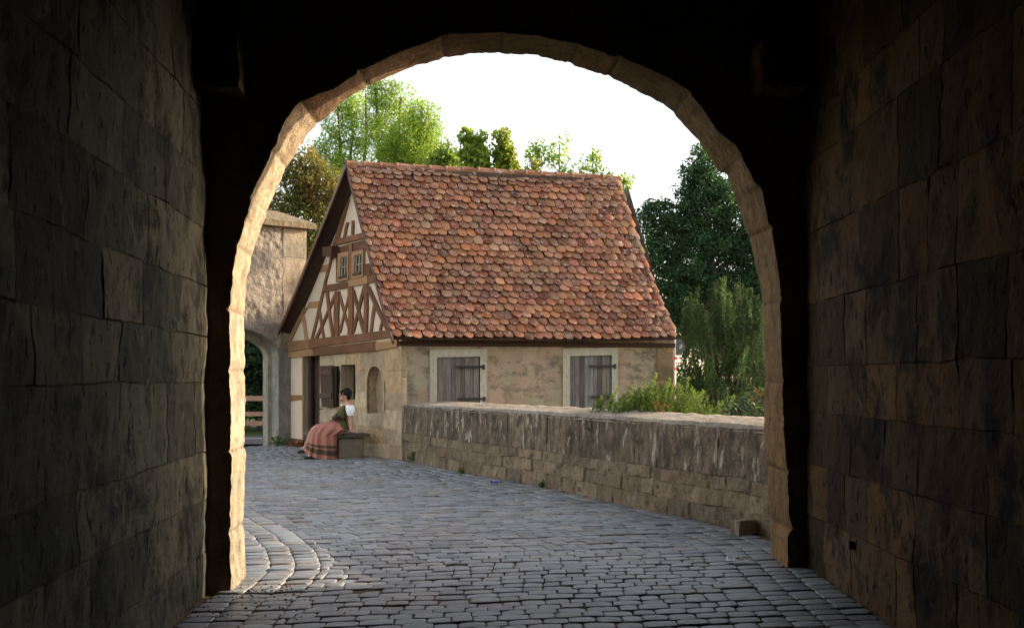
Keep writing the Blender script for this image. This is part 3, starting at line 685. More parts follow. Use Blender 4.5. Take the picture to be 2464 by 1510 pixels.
strut(z1, 452, 1150, 492, 1365, 24, 'newwood')
strut(z1, 790, 340, 690, 690, 26); strut(z1, 480, 1130, 362, 1370, 26, 'newwood')
beam(z3, [(130, 490), (207, 475), (192, 550), (105, 568)], 'newwood', .02); beam(z3, [(-20, 918), (102, 905), (86, 976), (-60, 992)], 'newwood', .02)
beam(z3, [(300, 400), (345, 395), (322, 682), (297, 686)]); beam(z3, [(345, 268), (463, 232), (463, 320), (345, 345)], tint=(.6, .6, .6)); beam(z3, [(466, 232), (500, 224), (497, 652), (461, 660)], 'wood', .05)
beam(z3, [(502, 222), (640, 185), (650, 300), (502, 322)], tint=(.8, .8, .8)); beam(z3, [(628, 480), (700, 460), (715, 600), (632, 622)], tint=(.7, .7, .7))
q = [gmap(u, v, 0) for u, v in zpoly(z3, [(222, 278), (335, 266), (330, 395), (227, 390)])]; mb = MB(); mb.prism(q, ng*.2, (.5, .5, .5), ng); mb.build('purlin_end', M['wood'], house)
def gable_window(outer, inner):
    O = zpoly(z3, outer); I = zpoly(z3, inner); mb = MB()
    a = [gmap(u, v, -.02) for u, v in O]; b = [gmap(u, v, .06) for u, v in O]; c = [gmap(u, v, .06) for u, v in I]; d = [gmap(u, v, -.02) for u, v in I]
    mb.add(a+b+c+d, [f for i in range(4) for f in ((i, (i+1) % 4, 4+(i+1) % 4, 4+i), (4+i, 4+(i+1) % 4, 8+(i+1) % 4, 8+i), (8+i, 8+(i+1) % 4, 12+(i+1) % 4, 12+i))], (1, 1, 1), [(0, p.z*.2, 0) for p in a+b+c+d])
    w = mb.build('gable_window', M['newwood'], house)
    mb = MB(); mb.prism([gmap(u, v, .012) for u, v in I], ng*.004); mb.build('pane', M['glass'], w)
    mb = MB()
    bl = lambda s, t: (lerp(lerp(I[0][0], I[1][0], s), lerp(I[3][0], I[2][0], s), t), lerp(lerp(I[0][1], I[1][1], s), lerp(I[3][1], I[2][1], s), t))
    for (s0, t0, s1, t1) in ((0, 0, .1, 1), (.9, 0, 1, 1), (.46, 0, .54, 1), (0, 0, 1, .04), (0, .96, 1, 1), (0, .48, 1, .53)):
        mb.prism([gmap(*bl(s, t), .016) for s, t in ((s0, t0), (s1, t0), (s1, t1), (s0, t1))], ng*.016)
    mb.build('sash', M['frame'], w)
    q = [bl(-.1, .97), bl(1.1, .97), bl(1.1, 1.07), bl(-.1, 1.07)]; mb = MB(); mb.prism([gmap(u, v, .0) for u, v in q], ng*.09, (.5, .5, .5)); mb.build('sill', M['greywood'], w)
gable_window([(332, 350), (460, 322), (452, 660), (327, 684)], [(370, 395), (440, 378), (435, 608), (358, 628)])
gable_window([(502, 330), (632, 303), (632, 620), (492, 650)], [(535, 372), (618, 352), (610, 572), (525, 592)])
# long wall
LL = 5.33
fr = []; shu = []
F1 = [lp(*zc(*p)) for p in ((370, 178), (835, 168), (845, 560), (372, 560))]; F2 = [lp(*zc(*p)) for p in ((1448, 168), (1895, 158), (1905, 560), (1456, 560))]
S1 = [lp(*zc(*p)) for p in ((430, 236), (778, 230), (786, 560), (434, 560))]; S2 = [lp(*zc(*p)) for p in ((1506, 226), (1845, 218), (1850, 560), (1512, 560))]
mb = MB(); drop = lambda Q, z: [Q[0], Q[1], (Q[1][0], z), (Q[0][0], z)]
holes = [drop(S1, .75), drop(S2, .75)]
ashlar(mb, lmap, .0, LL, -.3, 2.28, 9, 9, .045, .01, .004, .018, ((1, 1, 1),), (1, 1, 1), holes=holes, seed=3, off=.0)
for h_ in holes: reveal(mb, lmap, h_, .16)
mb.build('long_wall', M['render'], house)
mb = MB(); ashlar(mb, lambda u, v, h: lmap(u, v, h+.004), .0, .1, -.3, 2.05, .4, .3, .035, .012, .006, .008, ((1, 1, 1), (.75, .72, .7)), (.9, .8, .7), seed=8); mb.build('quoin', M['house'], house)
mb = MB(); ashlar(mb, lambda u, v, h: lmap(u, v, h+.012), 4.95, LL, -.3, 2.2, .3, .3, .04, .012, .012, .015, ((.45, .42, .38), (.3, .28, .26), (.6, .52, .42)), (.6, .5, .4), seed=9); mb.build('quoin', M['house'], house)
mb = MB(); mb.box(lmap(-.04, 2.1, -.1), l_*(LL+.06), nl*.125, UP*.09, (.7, .62, .55)); mb.build('eave_shade_strip', M['darkwood'], house)  # dark strip standing in for the shade under the eave
for Fq, Sq, hy in ((F1, S1, ((592, 312, 808, 308), (600, 572, 815, 566))), (F2, S2, ((1672, 306, 1870, 300), (1685, 555, 1850, 550)))):
    O = drop(Fq, .72); I = drop(Sq, .75); mb = MB()
    a = [lmap(u, v, 0) for u, v in O]; b = [lmap(u, v, .022) for u, v in O]; c = [lmap(u, v, .022) for u, v in I]; d = [lmap(u, v, -.1) for u, v in I]
    mb.add(a+b+c+d, [f[::-1] for i in range(4) for f in ((i, (i+1) % 4, 4+(i+1) % 4, 4+i), (4+i, 4+(i+1) % 4, 8+(i+1) % 4, 8+i), (8+i, 8+(i+1) % 4, 12+(i+1) % 4, 12+i))])
    win = mb.build('shuttered_window', M['frame'], house)
    mb = MB(); n = 9; xs = [0]; rg = random.Random(int(Fq[0][0]*100))
    for i in range(n): xs.append(xs[-1]+rg.uniform(.7, 1.3))
    for i in range(n):
        u0, u1 = lerp(I[0][0]+.012, I[1][0]-.012, xs[i]/xs[-1]), lerp(I[0][0]+.012, I[1][0]-.012, xs[i+1]/xs[-1])-.005
        k = rg.choice((.6, .8, .95, 1.1, 1.3)); ww = rg.uniform(.9, 1.1); mb.box(lmap(u0, .76, -.05+rg.uniform(-.004, .004)), UP*(max(I[0][1], I[1][1])-.775), l_*(u1-u0), nl*.03, (k*ww, k, k/ww))
    s_ = mb.build('shutter', M['greywood'], win)
    mb = MB(); mb.prism([lmap(u, v, -.06) for u, v in I], nl*.004, (.3, .3, .3)); mb.build('shutter_back', M['darkwood'], s_)
    for (x1, y1, x2, y2) in hy:
        a = lp(*zc(x1, y1)); b = lp(*zc(x2, y2)); mb = MB(); mb.box(lmap(a[0], a[1]-.02, -.018), l_*(b[0]-a[0]), nl*.05, UP*.04); mb.box(lmap(b[0]-.03, a[1]-.05, -.0), l_*.045, nl*.045, UP*.09); mb.build('hinge', M['iron'], win)
E_ = lmap(LL, 0, 0); D_ = gmap(GL, 0, 0); mb = MB()
Eb = E_+g*5.0; W4 = [(E_, Eb), (Eb, D_)]
for a, b in W4: mb.add([a-UP*.3, b-UP*.3, b+UP*2.25, a+UP*2.25], [(0, 1, 2, 3)])
mb.add([E_+UP*2.2, Eb+UP*2.2, RR-ng*.3+UP*-.1], [(0, 1, 2)]); mb.build('rear_wall', M['render'], house)
# ================================================================== stone bench
BO = C+ng*.95+g*.81
bench = thing('stone_bench', BO, 'stone slab bench on block supports beside the house door', 'bench')
rough_block(C+ng*.2+g*.80+UP*.385, g*1.52, ng*.76, UP*.075, (.6, .58, .55), 5, 8, .01).build('seat', M['bench'], bench)
rough_block(C+ng*.3+g*.87-UP*.02, g*.22, ng*.55, UP*.41, (1.25, 1.2, 1.1), 6, 6, .01).build('support', M['bench'], bench)
rough_block(C+ng*.3+g*2.02-UP*.02, g*.22, ng*.55, UP*.41, (1.25, 1.2, 1.1), 7, 6, .01).build('support', M['bench'], bench)
# ================================================================== far gate
GO = V((-4.9, 22.62, 0)); gw = -V((.811, .585, 0)).normalized(); gn = V((.585, -.811, 0)).normalized()
fgate = thing('gate_arch', GO+gw*1.7, 'sunlit rough stone gate with a round arch at the end of the lane', 'gate')
def fmap(u, v, h): return GO+gw*u+gn*h+UP*v
def oval(k0, k1, sz, b, n=22):
    c = (k0+k1)/2; a = (k1-k0)/2
    return [(k0, -.2)]+[(c-a*math.cos(math.pi*i/n), sz+b*math.sin(math.pi*i/n)) for i in range(n+1)]+[(k1, -.2)]
ar1 = oval(.42, 3.0, 2.02, .62); ar2 = oval(.5, 2.92, 2.0, .5)
mb = MB(); ashlar(mb, fmap, .32, 4.6, 2.2, 4.9, 9, 9, .03, .014, .004, .034, ((.9, .9, .94),), (.95, .92, .9), holes=[ar1], seed=44, off=.0); mb.build('rough_wall', M['gate'], fgate); mb = MB()
ashlar(mb, fmap, 3.0, 4.6, -.1, 2.2, .4, .6, .06, .014, .012, .04, ((1, 1, 1),), (.8, .8, .8), holes=[ar1], seed=46)
mb.build('rough_wall', M['gate'], fgate)
mb = MB(); ashlar(mb, lambda u, v, h: fmap(u, v, h+.01), -.24, .32, 2.2, 4.9, .38, .9, .05, .01, .006, .006, ((1.15, 1.05, .9), (1.25, 1.1, .92)), (.9, .8, .7), holes=[ar1], seed=45, off=.006); mb.build('quoin', M['gatesm'], fgate)
mb = MB(); ashlar(mb, lambda u, v, h: fmap(u, v, h+.006), -.24, .7, -.1, 2.2, 9, 9, .04, .01, .006, .01, ((1, 1, 1), (.85, .85, .87)), (.8, .78, .75), holes=[ar1], seed=47)
mb.build('quoin', M['gatesm'], fgate)
mb = MB(); reveal(mb, fmap, ar1, .45); mb.build('arch_reveal', M['gatesm'], fgate)
mb = MB(); n = len(ar1); A = [fmap(u, v, -.45) for u, v in ar1]; B = [fmap(u, v, -.45) for u, v in ar2]; Cc = [fmap(u, v, -.72) for u, v in ar2]
mb.add(A+B+Cc, [f for i in range(n-1) for f in ((i, i+1, n+i+1, n+i), (n+i, n+i+1, 2*n+i+1, 2*n+i))], (1.25, 1.2, 1.1)); mb.build('inner_arch', M['gatesm'], fgate)
mb = MB(); ashlar(mb, lambda u, v, h: fmap(u, v, -.75-h), -.24, 4.6, -.1, 4.9, .4, .7, .1, .014, .01, .02, ((1, 1, 1),), (.8, .8, .8), holes=[ar2], seed=48); mb.box(fmap(-.24, -.1, -.02), gw*.02, -gn*.7, UP*5.0); mb.box(fmap(4.58, -.1, -.02), gw*.02, -gn*.7, UP*5.0); mb.build('rear_face', M['gate'], fgate)
mb = MB(); c0 = fmap(-.42, 4.9, .16); ax = gw*5.2; bx = -gn*1.08
vs = [c0, c0+ax, c0+ax+bx, c0+bx]; vs += [v+UP*.13 for v in vs]; r0 = c0+UP*.42+bx*.5+gw*.7; vs += [r0, r0+ax-gw*1.4]
mb.add(vs, [(3, 2, 1, 0), (0, 1, 5, 4), (1, 2, 6, 5), (2, 3, 7, 6), (3, 0, 4, 7), (4, 5, 9, 8), (5, 6, 9), (6, 7, 8, 9), (7, 4, 8)], (.6, .56, .45)); mb.build('coping', M['gate'], fgate)
# ================================================================== fence, sign
fen = thing('rail_fence', (-8, 27.6, 0), 'pinkish wooden rail fence seen through the far gate arch', 'fence')
for (za, zb) in ((.88, 1.02), (.46, .58), (.2, .33)):
    mb = MB(); mb.box((-15, 27.5, za), (11, 0, 0), (0, .06, 0), (0, 0, zb-za)); mb.build('rail', M['fence'], fen)
for x in (-14.5, -12.0, -9.4, -4.4):
    mb = MB(); mb.box((x, 27.56, -.3), (0, 0, 1.4), (.12, 0, 0), (0, .1, 0), (.6, .6, .6)); mb.build('post', M['fence'], fen)
sx, sy = P(1624, 900, 20.6).x, 20.6
sign = thing('road_sign', (sx, sy, 0), 'round road sign seen from behind on a thin pole at the house corner', 'sign')
mb = MB(); mb.tube([(sx, sy, -.2), (sx, sy, 2.55)], .022, 10); mb.build('pole', M['galv'], sign, True)
zc_ = P(1624, 834, 20.6).z; mb = MB(); n = 28; cx = sx+.035
ring = lambda y, r: [V((cx+r*math.cos(2*math.pi*k/n), y, zc_+r*math.sin(2*math.pi*k/n))) for k in range(n)]
mb.loft([ring(sy+.03, .176), ring(sy+.03, .18), ring(sy+.045, .18), ring(sy+.045, .176)]); disc = mb.build('disc', M['signback'], sign)
mb = MB()
for (x, z, w, h) in ((.06, .0, .05, .012), (.06, -.03, .045, .012), (.105, .0, .014, .05), (.085, .03, .03, .012)): mb.box((cx+x, sy+.026, zc_+z), (w, 0, 0), (0, .004, 0), (0, 0, h))
mb.build('sticker', M['white'], disc)
for py, h in ((887, .045),): z = P(1624, py, 20.6).z; mb = MB(); mb.tube([(sx, sy, z-h/2), (sx+.004, sy, z+h/2)], .029, 10); mb.build('tape', M['red'], sign)
mb = MB(); z = P(1624, 861, 20.6).z; mb.tube([(sx, sy, z-.03), (sx+.004, sy, z+.03)], .029, 10); mb.add([(sx+.02, sy-.03, P(1624, 862, 20.6).z+d) for d in (-.03, .03)]+[(sx+.08, sy-.02, P(1624, 862, 20.6).z)], [(0, 1, 2)]); mb.build('tape', M['red'], sign)
# ================================================================== vegetation
def leaf(mb, c, size, rg, k, asp=.5, dirv=None):
    d = dirv if dirv is not None else V((rg.gauss(0, 1), rg.gauss(0, 1), rg.gauss(0, .8)))
    d = d.normalized(); o = V((rg.gauss(0, 1), rg.gauss(0, 1), rg.gauss(0, 1))); s = d.cross(o)
    if s.length < 1e-4: return
    s = s.normalized()*size*asp; d = d*size; nn = d.cross(s).normalized()*size*.12
    mb.add([c-d*.5, c+s*.5+nn, c+d*.5, c-s*.5+nn], [(0, 1, 2, 3)], k)
def rvec(rg):
    while True:
        v = V((rg.uniform(-1, 1), rg.uniform(-1, 1), rg.uniform(-1, 1)))
        if v.length < 1: return v
def limb(mb, a, b, r0, r1, rg, n=6, wob=.08):
    L = (b-a).length; pts = [a.lerp(b, i/n)+(rvec(rg)*L*wob*(1 if 0 < i < n else 0)) for i in range(n+1)]
    mb.tube(pts, [lerp(r0, r1, i/n) for i in range(n+1)], 6); return pts
def tree(name, label, base, trunk_top, lobes, leafmat, clumps, per, lsize, clr, seed, cat='tree', group=None, r0=.16, shell=.45, asp=.5, hue=(.75, 1.3), warm=.0, twigs=.5, stems=None):
    rg = random.Random(seed); base = V(base); t = thing(name, base, label, cat, group)
    tb = MB(); lb = MB(); lobes = [(V(c), V(r) if hasattr(r, '__len__') else V((r, r, r))) for c, r in lobes]
    stems = stems or [(base, V(trunk_top))]; sp = []
    for a, b in stems: sp += limb(tb, V(a), V(b), r0, r0*.25, rg, 8, .015)
    vol = [r.x*r.y*r.z for c, r in lobes]; tot = sum(x**.75 for x in vol)
    for (c, r), v_ in zip(lobes, vol):
        a = min(sp, key=lambda q: (q-c).length+max(0, q.z-c.z)*1.5)
        br = limb(tb, a, c, r0*.32, r0*.1, rg)
        for i in range(max(2, int(clumps*v_**.75/tot))):
            d = rvec(rg); dl = d.length; d = d.normalized()*(dl**shell)
            p = c+V((d.x*r.x, d.y*r.y, d.z*r.z))
            if rg.random() < twigs*.5: limb(tb, rg.choice(br[2:]), p, r0*.07, r0*.025, rg, 3)
            k = rg.uniform(*hue); n = int(per*rg.uniform(.5, 1.5)); drp = V((d.x, d.y, -.2))
            for _ in range(n):
                kk = k*rg.uniform(.8, 1.2); w_ = rg.uniform(0, warm) if rg.random() < .5 else 0
                leaf(lb, p+rvec(rg)*clr, lsize*rg.uniform(.45, 1.45), rg, (kk*(1+w_), kk, kk*(1-.5*w_)), asp, None)
    lb.build('crown', M[leafmat], t); tb.build('trunk', M['bark'], t, True); return t
def lob(px, py, d, rx, rz, ry=None):
    c = P(px, py, d); s = d/F; return (c, (rx*s, (ry or rx)*s, rz*s))
def gb(px, d): p = P(px, 900, d); return V((p.x, d, -.15))
# ash trees behind the ridge
tree('ash_tree', 'slender many stemmed ash rising left of the ridge end', gb(815, 34), P(840, 230, 34), [lob(815, 300, 34, 38, 60), lob(845, 235, 34, 30, 40), lob(790, 380, 34, 42, 50), lob(835, 420, 34, 40, 45), lob(860, 330, 34, 24, 40)], 'ash', 330, 36, .105, .33, 11, r0=.13, warm=.3, asp=.35,
     stems=[(gb(825, 34), P(812, 240, 34)), (gb(838, 34.4), P(838, 215, 34.4)), (gb(845, 34.8), P(880, 225, 34.8))], group='ash trees behind the house')
tree('ash_tree', 'tallest pale green ash behind the ridge with bright leaves against the sky', gb(930, 37), P(935, 200, 37), [lob(925, 215, 37, 42, 42), lob(965, 240, 37, 35, 40), lob(905, 280, 37, 45, 45), lob(950, 310, 37, 60, 50), lob(915, 365, 37, 60, 45), lob(970, 375, 37, 45, 40), lob(890, 220, 37, 30, 35)], 'ash', 470, 36, .105, .34, 12, r0=.16, warm=.35, asp=.35, group='ash trees behind the house',
     stems=[(gb(915, 37), P(905, 215, 37)), (gb(930, 37), P(965, 235, 37))])
tree('ash_tree', 'rounded yellow green ash with dense crown above the ridge', gb(1010, 35), P(1015, 260, 35), [lob(1015, 285, 35, 42, 45), lob(990, 340, 35, 55, 48), lob(1040, 320, 35, 30, 45), lob(1010, 390, 35, 62, 40), lob(955, 385, 35, 45, 40)], 'ash', 500, 36, .105, .34, 13, r0=.15, warm=.35, asp=.35, group='ash trees behind the house')
tree('leafy_shrub', 'dark green shrub tops just behind the ridge beside the ash crown', gb(1075, 29), P(1075, 360, 29), [lob(1072, 362, 29, 16, 18), lob(1060, 395, 29, 34, 25), lob(1088, 380, 29, 16, 22), lob(1092, 402, 29, 28, 16)], 'ash', 110, 16, .13, .22, 14, 'shrub', r0=.06, hue=(.5, .9), warm=.3)
tree('copper_tree', 'tree with reddish brown turning leaves behind the far gate', gb(735, 29), P(735, 420, 29), [lob(720, 405, 29, 55, 50), lob(765, 440, 29, 50, 50), lob(690, 470, 29, 60, 60), lob(750, 520, 29, 60, 60), lob(770, 590, 29, 55, 60), lob(740, 640, 29, 50, 50), lob(790, 480, 29, 40, 50)], 'copper', 640, 32, .1, .3, 15, r0=.14, warm=.35, hue=(.6, 1.5))
tree('maple_tree', 'maple top with two dark green peaks left of its yellower twin', gb(1140, 28), P(1145, 330, 28), [lob(1126, 330, 28, 12, 20), lob(1156, 338, 28, 12, 18), lob(1130, 375, 28, 23, 26), lob(1160, 385, 28, 20, 26), lob(1142, 425, 28, 32, 22)], 'maple', 130, 22, .125, .19, 16, r0=.05, asp=.85, warm=.1, hue=(.75, 1.4), group='maple tops behind the roof')
tree('maple_tree', 'single peaked yellow green maple top above the middle of the ridge', gb(1210, 28), P(1210, 330, 28), [lob(1207, 334, 28, 14, 22), lob(1213, 368, 28, 19, 24), lob(1222, 400, 28, 20, 24), lob(1206, 425, 28, 24, 18)], 'maple', 105, 22, .125, .19, 17, r0=.05, asp=.85, warm=.45, hue=(.6, 1.35), group='maple tops behind the roof')
def sapling(px, d, py, lobes, seed, label, n=60, mat='ash', warm=.3, bare=3):
    t = tree('sapling', label, gb(px, d), P(px, py, d), [lob(*a) for a in lobes], mat, int(n*.62), 13, .12, .2, seed, 'sapling', 'saplings showing over the ridge', r0=.05, warm=warm, twigs=1., asp=.4)
    rg = random.Random(seed+5); mb = MB()
    for i in range(bare):
        a = P(px+rg.uniform(-20, 20), 430, d); b = P(px+rg.uniform(-60, 70), py+rg.uniform(-10, 50), d); limb(mb, a, b, .014, .004, rg, 6, .04)
    mb.build('bare_twig', M['twig'], t)
sapling(1345, 26, 322, [(1350, 335, 26, 16, 20), (1342, 370, 26, 24, 20), (1352, 400, 26, 26, 24), (1350, 435, 26, 30, 20)], 20, 'tall thin sapling with feathery leaves right of the maples', 90)
sapling(1290, 26, 352, [(1295, 358, 26, 16, 14), (1285, 372, 26, 20, 12), (1310, 378, 26, 14, 20)], 21, 'small bluish green sapling between maple and tall sapling', 55, bare=2)
sapling(1280, 25.5, 385, [(1283, 390, 25.5, 13, 18), (1280, 412, 25.5, 20, 18), (1262, 420, 25.5, 14, 10)], 22, 'low yellow leaved sapling touching the ridge', 55, 'maple', 1.0, 0)
sapling(1425, 26, 365, [(1428, 375, 26, 20, 14), (1422, 400, 26, 28, 22), (1400, 425, 26, 26, 14), (1450, 430, 26, 20, 14)], 23, 'round headed sapling near the far end of the ridge', 85, bare=5)
sapling(1500, 25, 430, [(1503, 436, 25, 14, 10), (1496, 455, 25, 12, 14)], 24, 'last small sapling beyond the end of the ridge', 30, bare=2)
# right hand side
tree('oak_tree', 'big dark oak right of the roof behind the parapet', gb(1720, 27), P(1700, 420, 27), [lob(*a) for a in ((1682, 375, 27, 20, 26), (1665, 415, 27, 26, 26), (1705, 410, 27, 34, 34), (1650, 455, 27, 24, 20), (1700, 460, 27, 44, 32), (1745, 470, 27, 40, 40), (1660, 495, 27, 36, 26), (1562, 492, 27, 16, 18), (1590, 500, 27, 20, 18), (1555, 525, 27, 24, 18), (1598, 535, 27, 34, 24), (1640, 545, 27, 40, 28), (1700, 530, 27, 50, 36), (1765, 540, 27, 46, 46), (1575, 570, 27, 32, 24), (1615, 590, 27, 44, 28), (1680, 590, 27, 50, 34), (1740, 605, 27, 50, 34), (1800, 610, 27, 46, 46), (1590, 625, 27, 42, 30), (1650, 640, 27, 50, 34), (1610, 680, 27, 44, 34), (1690, 680, 27, 54, 40), (1640, 730, 27, 50, 44), (1770, 690, 27, 54, 46), (1850, 560, 27, 60, 80), (1850, 690, 27, 60, 70), (1640, 790, 27, 44, 50), (1600, 760, 27, 24, 30))], 'oak', 2150, 40, .085, .2, 30, r0=.26, hue=(.6, 1.5), shell=.5)
def shoots(name, label, cat, base, items, leafmat, lsize, seed, dens=60, hue=(.7, 1.4), asp=.3, curve=.35, group=None, spread=.05, warm=.2, stemr=.006, up=.5):
    rg = random.Random(seed); t = thing(name, base, label, cat, group); lb = MB(); tb = MB()
    for a, b in items:
        a, b = V(a), V(b); L = (b-a).length; sd = V((rg.uniform(-1, 1), rg.uniform(-1, 1), 0))*L*curve; pts = []
        for i in range(9): s = i/8; pts.append(a.lerp(b, s)+sd*(s*(1-s))+V((0, 0, .25*curve*L*math.sin(math.pi*s))))
        tb.tube(pts, [stemr*(1-.7*i/8) for i in range(9)], 4); kb = rg.uniform(*hue); n = int(dens*L)
        for i in range(n):
            s = rg.uniform(.12, 1)**.8; j = min(7, int(s*8)); p = pts[j].lerp(pts[j+1], s*8-j); ax = (pts[j+1]-pts[j]).normalized()
            r = rvec(rg); r = (r-ax*r.dot(ax)).normalized(); w = spread*(1.1-s*.85)
            k = kb*rg.uniform(.75, 1.25)*(0.85+.3*s); wr = warm*s
            leaf(lb, p+r*w*rg.random(), lsize*rg.uniform(.6, 1.3), rg, (k*(1+wr), k, k*(1-.4*wr)), asp, ax*up+r*.9+V((0, 0, .15)))
    lb.build('foliage', M[leafmat], t); tb.build('stem', M['twig'], t); return t
rg = random.Random(40); items = []
for i in range(230):                                   # yew: dense upright sprays
    px = rg.uniform(1648, 1880); d = rg.uniform(22, 25); tp = 690+abs(px-1740)*.3+rg.uniform(0, 270)
    b = P(px, tp, d); a = P(px+rg.uniform(-35, 35), min(1010, tp+rg.uniform(80, 150)), d+rg.uniform(-.3, .3)); items.append((a, b))
for i in range(26):
    px = 1745+rg.gauss(0, 55); d = rg.uniform(22.3, 24); b = P(px, 662+abs(px-1745)*.35+rg.uniform(0, 30), d); items.append((P(px+rg.uniform(-15, 15), 830, d), b))
shoots('yew_bush', 'tall dark yew with upright sprays under the oak', 'bush', gb(1745, 23.5), items, 'yew', .07, 41, 300, (.5, 1.5), .24, .07, spread=.16, warm=.3, stemr=.006)
mb = MB(); rg = random.Random(43); t = bpy.data.objects['yew_bush']
for i in range(7): limb(mb, gb(1745+rg.uniform(-60, 60), 23.5), P(1745+rg.uniform(-80, 80), rg.uniform(720, 800), 23.5), .045, .012, rg, 7, .04)
mb.build('trunk', M['bark'], t, True)
rg = random.Random(50); items = []
for i in range(270):                                   # juniper in front
    px = rg.gauss(1585, 78); px = min(1735, max(1425, px)); d = rg.uniform(12.6, 14.2); tp = 922+abs(px-1590)*.28+rg.uniform(-10, 58)
    b = P(px+rg.uniform(-6, 22), tp, d); a = P(px+rg.uniform(-45, 25), 1040, d+rg.uniform(-.2, .2)); items.append((a, b))
for px, py in ((1580, 897), (1655, 905), (1628, 925), (1705, 952), (1720, 985), (1765, 948), (1740, 965), (1560, 935), (1460, 935), (1490, 925), (1445, 955), (1535, 940), (1610, 908), (1520, 925), (1550, 918), (1595, 922), (1640, 912), (1667, 930), (1685, 950), (1475, 950), (1432, 968), (1505, 945), (1740, 982), (1570, 925)):
    items.append((P(px-rg.uniform(15, 45), 1030, 13.2), P(px, py, 13.2)))
shoots('juniper_bush', 'bright green juniper with feathery shoots above the parapet', 'bush', gb(1590, 13.3), items, 'juniper', .045, 51, 170, (.5, 1.5), .26, .3, spread=.07, warm=.3)
rg = random.Random(60); items = []
for i in range(46):
    px = rg.uniform(1735, 1860); d = rg.uniform(11.9, 12.7); tp = 995-abs(px-1710)*.4+rg.uniform(-12, 40); items.append((P(px+rg.uniform(-20, 20), 1060, d), P(px, tp, d)))
shoots('broadleaf_shrub', 'dark long leaved shrub beside the arch jamb behind the parapet', 'shrub', gb(1800, 12.3), items, 'shrub', .13, 61, 42, (.6, 1.5), .24, .35, spread=.1, warm=.2, up=.25)
rg = random.Random(62)
for pts, d, lab in ((((1822, 940), (1830, 950), (1812, 956)), 12.0, 'small reddish flower sprig on top of the broad leaved shrub by the jamb'), (((1582, 975), (1600, 978), (1590, 990), (1575, 968)), 12.5, 'orange red dried sprig low among the juniper shoots')):
    mb = MB()
    for (px, py) in pts:
        mb.tube([P(pts[0][0], 1000, d), P(px, py, d)], .0025, 3)
        for i in range(7): leaf(mb, P(px, py, d)+rvec(rg)*.05, .05, rg, (.75, .9, .9))
    tag(mb.build('flower_sprig', M['dry']), lab, 'flower', 'dried flower sprigs')
# hedge and far trees
rg = random.Random(70); 
tree('hedge_tree', 'dark hedge tree filling the far gate arch behind the fence', V((-9.6, 31, -.15)), (-9.6, 31, 3.5), [((-9.8+i*1.25, 31+.6*nz(i*3), 1.0+j*1.25), (1.0, 1.0, .95)) for i in range(-2, 6) for j in range(4)]+[((-10.5+i*1.5, 32.6, 1.0+j*1.3), (1.2, 1.0, 1.1)) for i in range(-2, 6) for j in range(4)], 'hedge', 3600, 20, .2, .4, 71, r0=.12, hue=(.5, 1.3))
for i, (x, y, h, s) in enumerate(((-15.5, 38, 8, 72), (14.5, 34, 7, 73), (8.5, 37, 6, 74))):
    tree('background_tree', ('broad green tree far left beyond the fence', 'green tree to the right beyond the oak', 'green tree standing behind the oak and the yew')[i], (x, y, -.15), (x, y, h*.8), [((x+rg.uniform(-2, 2), y+rg.uniform(-1.5, 1.5), h*rg.uniform(.25, .9)), rg.uniform(1.1, 1.8)) for _ in range(12)], 'hedge', 900, 16, .2, .5, s, r0=.2, hue=(.8, 1.8), group='trees in the background')
# ================================================================== weeds, leaves, litter
def weed(px, py, h, seed, label, n=26, lsize=.06, mat='weed'):
    rg = random.Random(seed); c = PG(px, py); mb = MB()
    for i in range(n):
        b = c+V((rg.gauss(0, h*.45), rg.gauss(0, h*.25), h*rg.uniform(.3, 1))); mb.tube([c+V((rg.gauss(0, .02), rg.gauss(0, .02), 0)), b], .003, 3)
        for _ in range(3): leaf(mb, b+rvec(rg)*.03, lsize*rg.uniform(.6, 1.2), rg, (rg.uniform(.7, 1.3),)*3, .5)
    o = mb.build('weed_plant', M[mat]); return tag(o, label, 'weed', 'weeds at the foot of the walls')
weed(1003, 1112, .17, 80, 'grassy weed tuft near the house end of the parapet', 34, .07)
weed(1417, 1190, .12, 81, 'round green weed at the middle of the parapet foot', 40, .055)
weed(1304, 1172, .09, 82, 'small brownish weed in the parapet joint left of the round one', 14, .045)
weed(1110, 1139, .07, 83, 'tiny weed at the parapet foot beside the grassy tuft', 10, .04)
weed(668, 1073, .2, 84, 'grassy weed tuft at the foot of the far gate pier', 30, .09)
rg = random.Random(85); mb = MB()
for i in range(60): p = PG(rg.gauss(712, 10), 1074); mb_ = leaf(mb, p+V((0, rg.uniform(-.15, .1), rg.uniform(.0, .1))), .1, rg, (rg.uniform(.6, 1.2),)*3, .7)
tag(mb.build('dead_leaves', M['dry']), 'rust brown fallen leaves heaped between far gate pier and house', 'leaves', kind='stuff')
mb = MB(); rg = random.Random(86)
for i in range(150):
    t = rg.random()**1.5; p = V((-2.0+.08*nz(i)+rg.gauss(.25, .22), rg.uniform(6.1, 7.2), .018)); leaf(mb, p, rg.uniform(.012, .035), rg, (rg.uniform(.15, .5),)*3, .6, V((rg.uniform(-1, 1), rg.uniform(-1, 1), .05)))
for i in range(60): u = rg.uniform(.3, PL_); p = pmap(u, 0.02, rg.uniform(.02, .12)); leaf(mb, p, rg.uniform(.015, .04), rg, (rg.uniform(.3, .9),)*3, .6)
tag(mb.build('leaf_litter', M['dry']), 'small dark leaf bits scattered along the wall feet', 'leaf litter', kind='stuff')
c = PG(1775, 1356); rg = random.Random(87); mb = MB(); vs = []
for j in range(7):
    for i in range(13): vs.append(c+V((-.09+.0155*i, -.03+.012*j+.01*nz(i*.8, j), .03+.07*abs(nz(i*.9, j*.9, 3))*(1 if 0 < i < 12 else .3))))
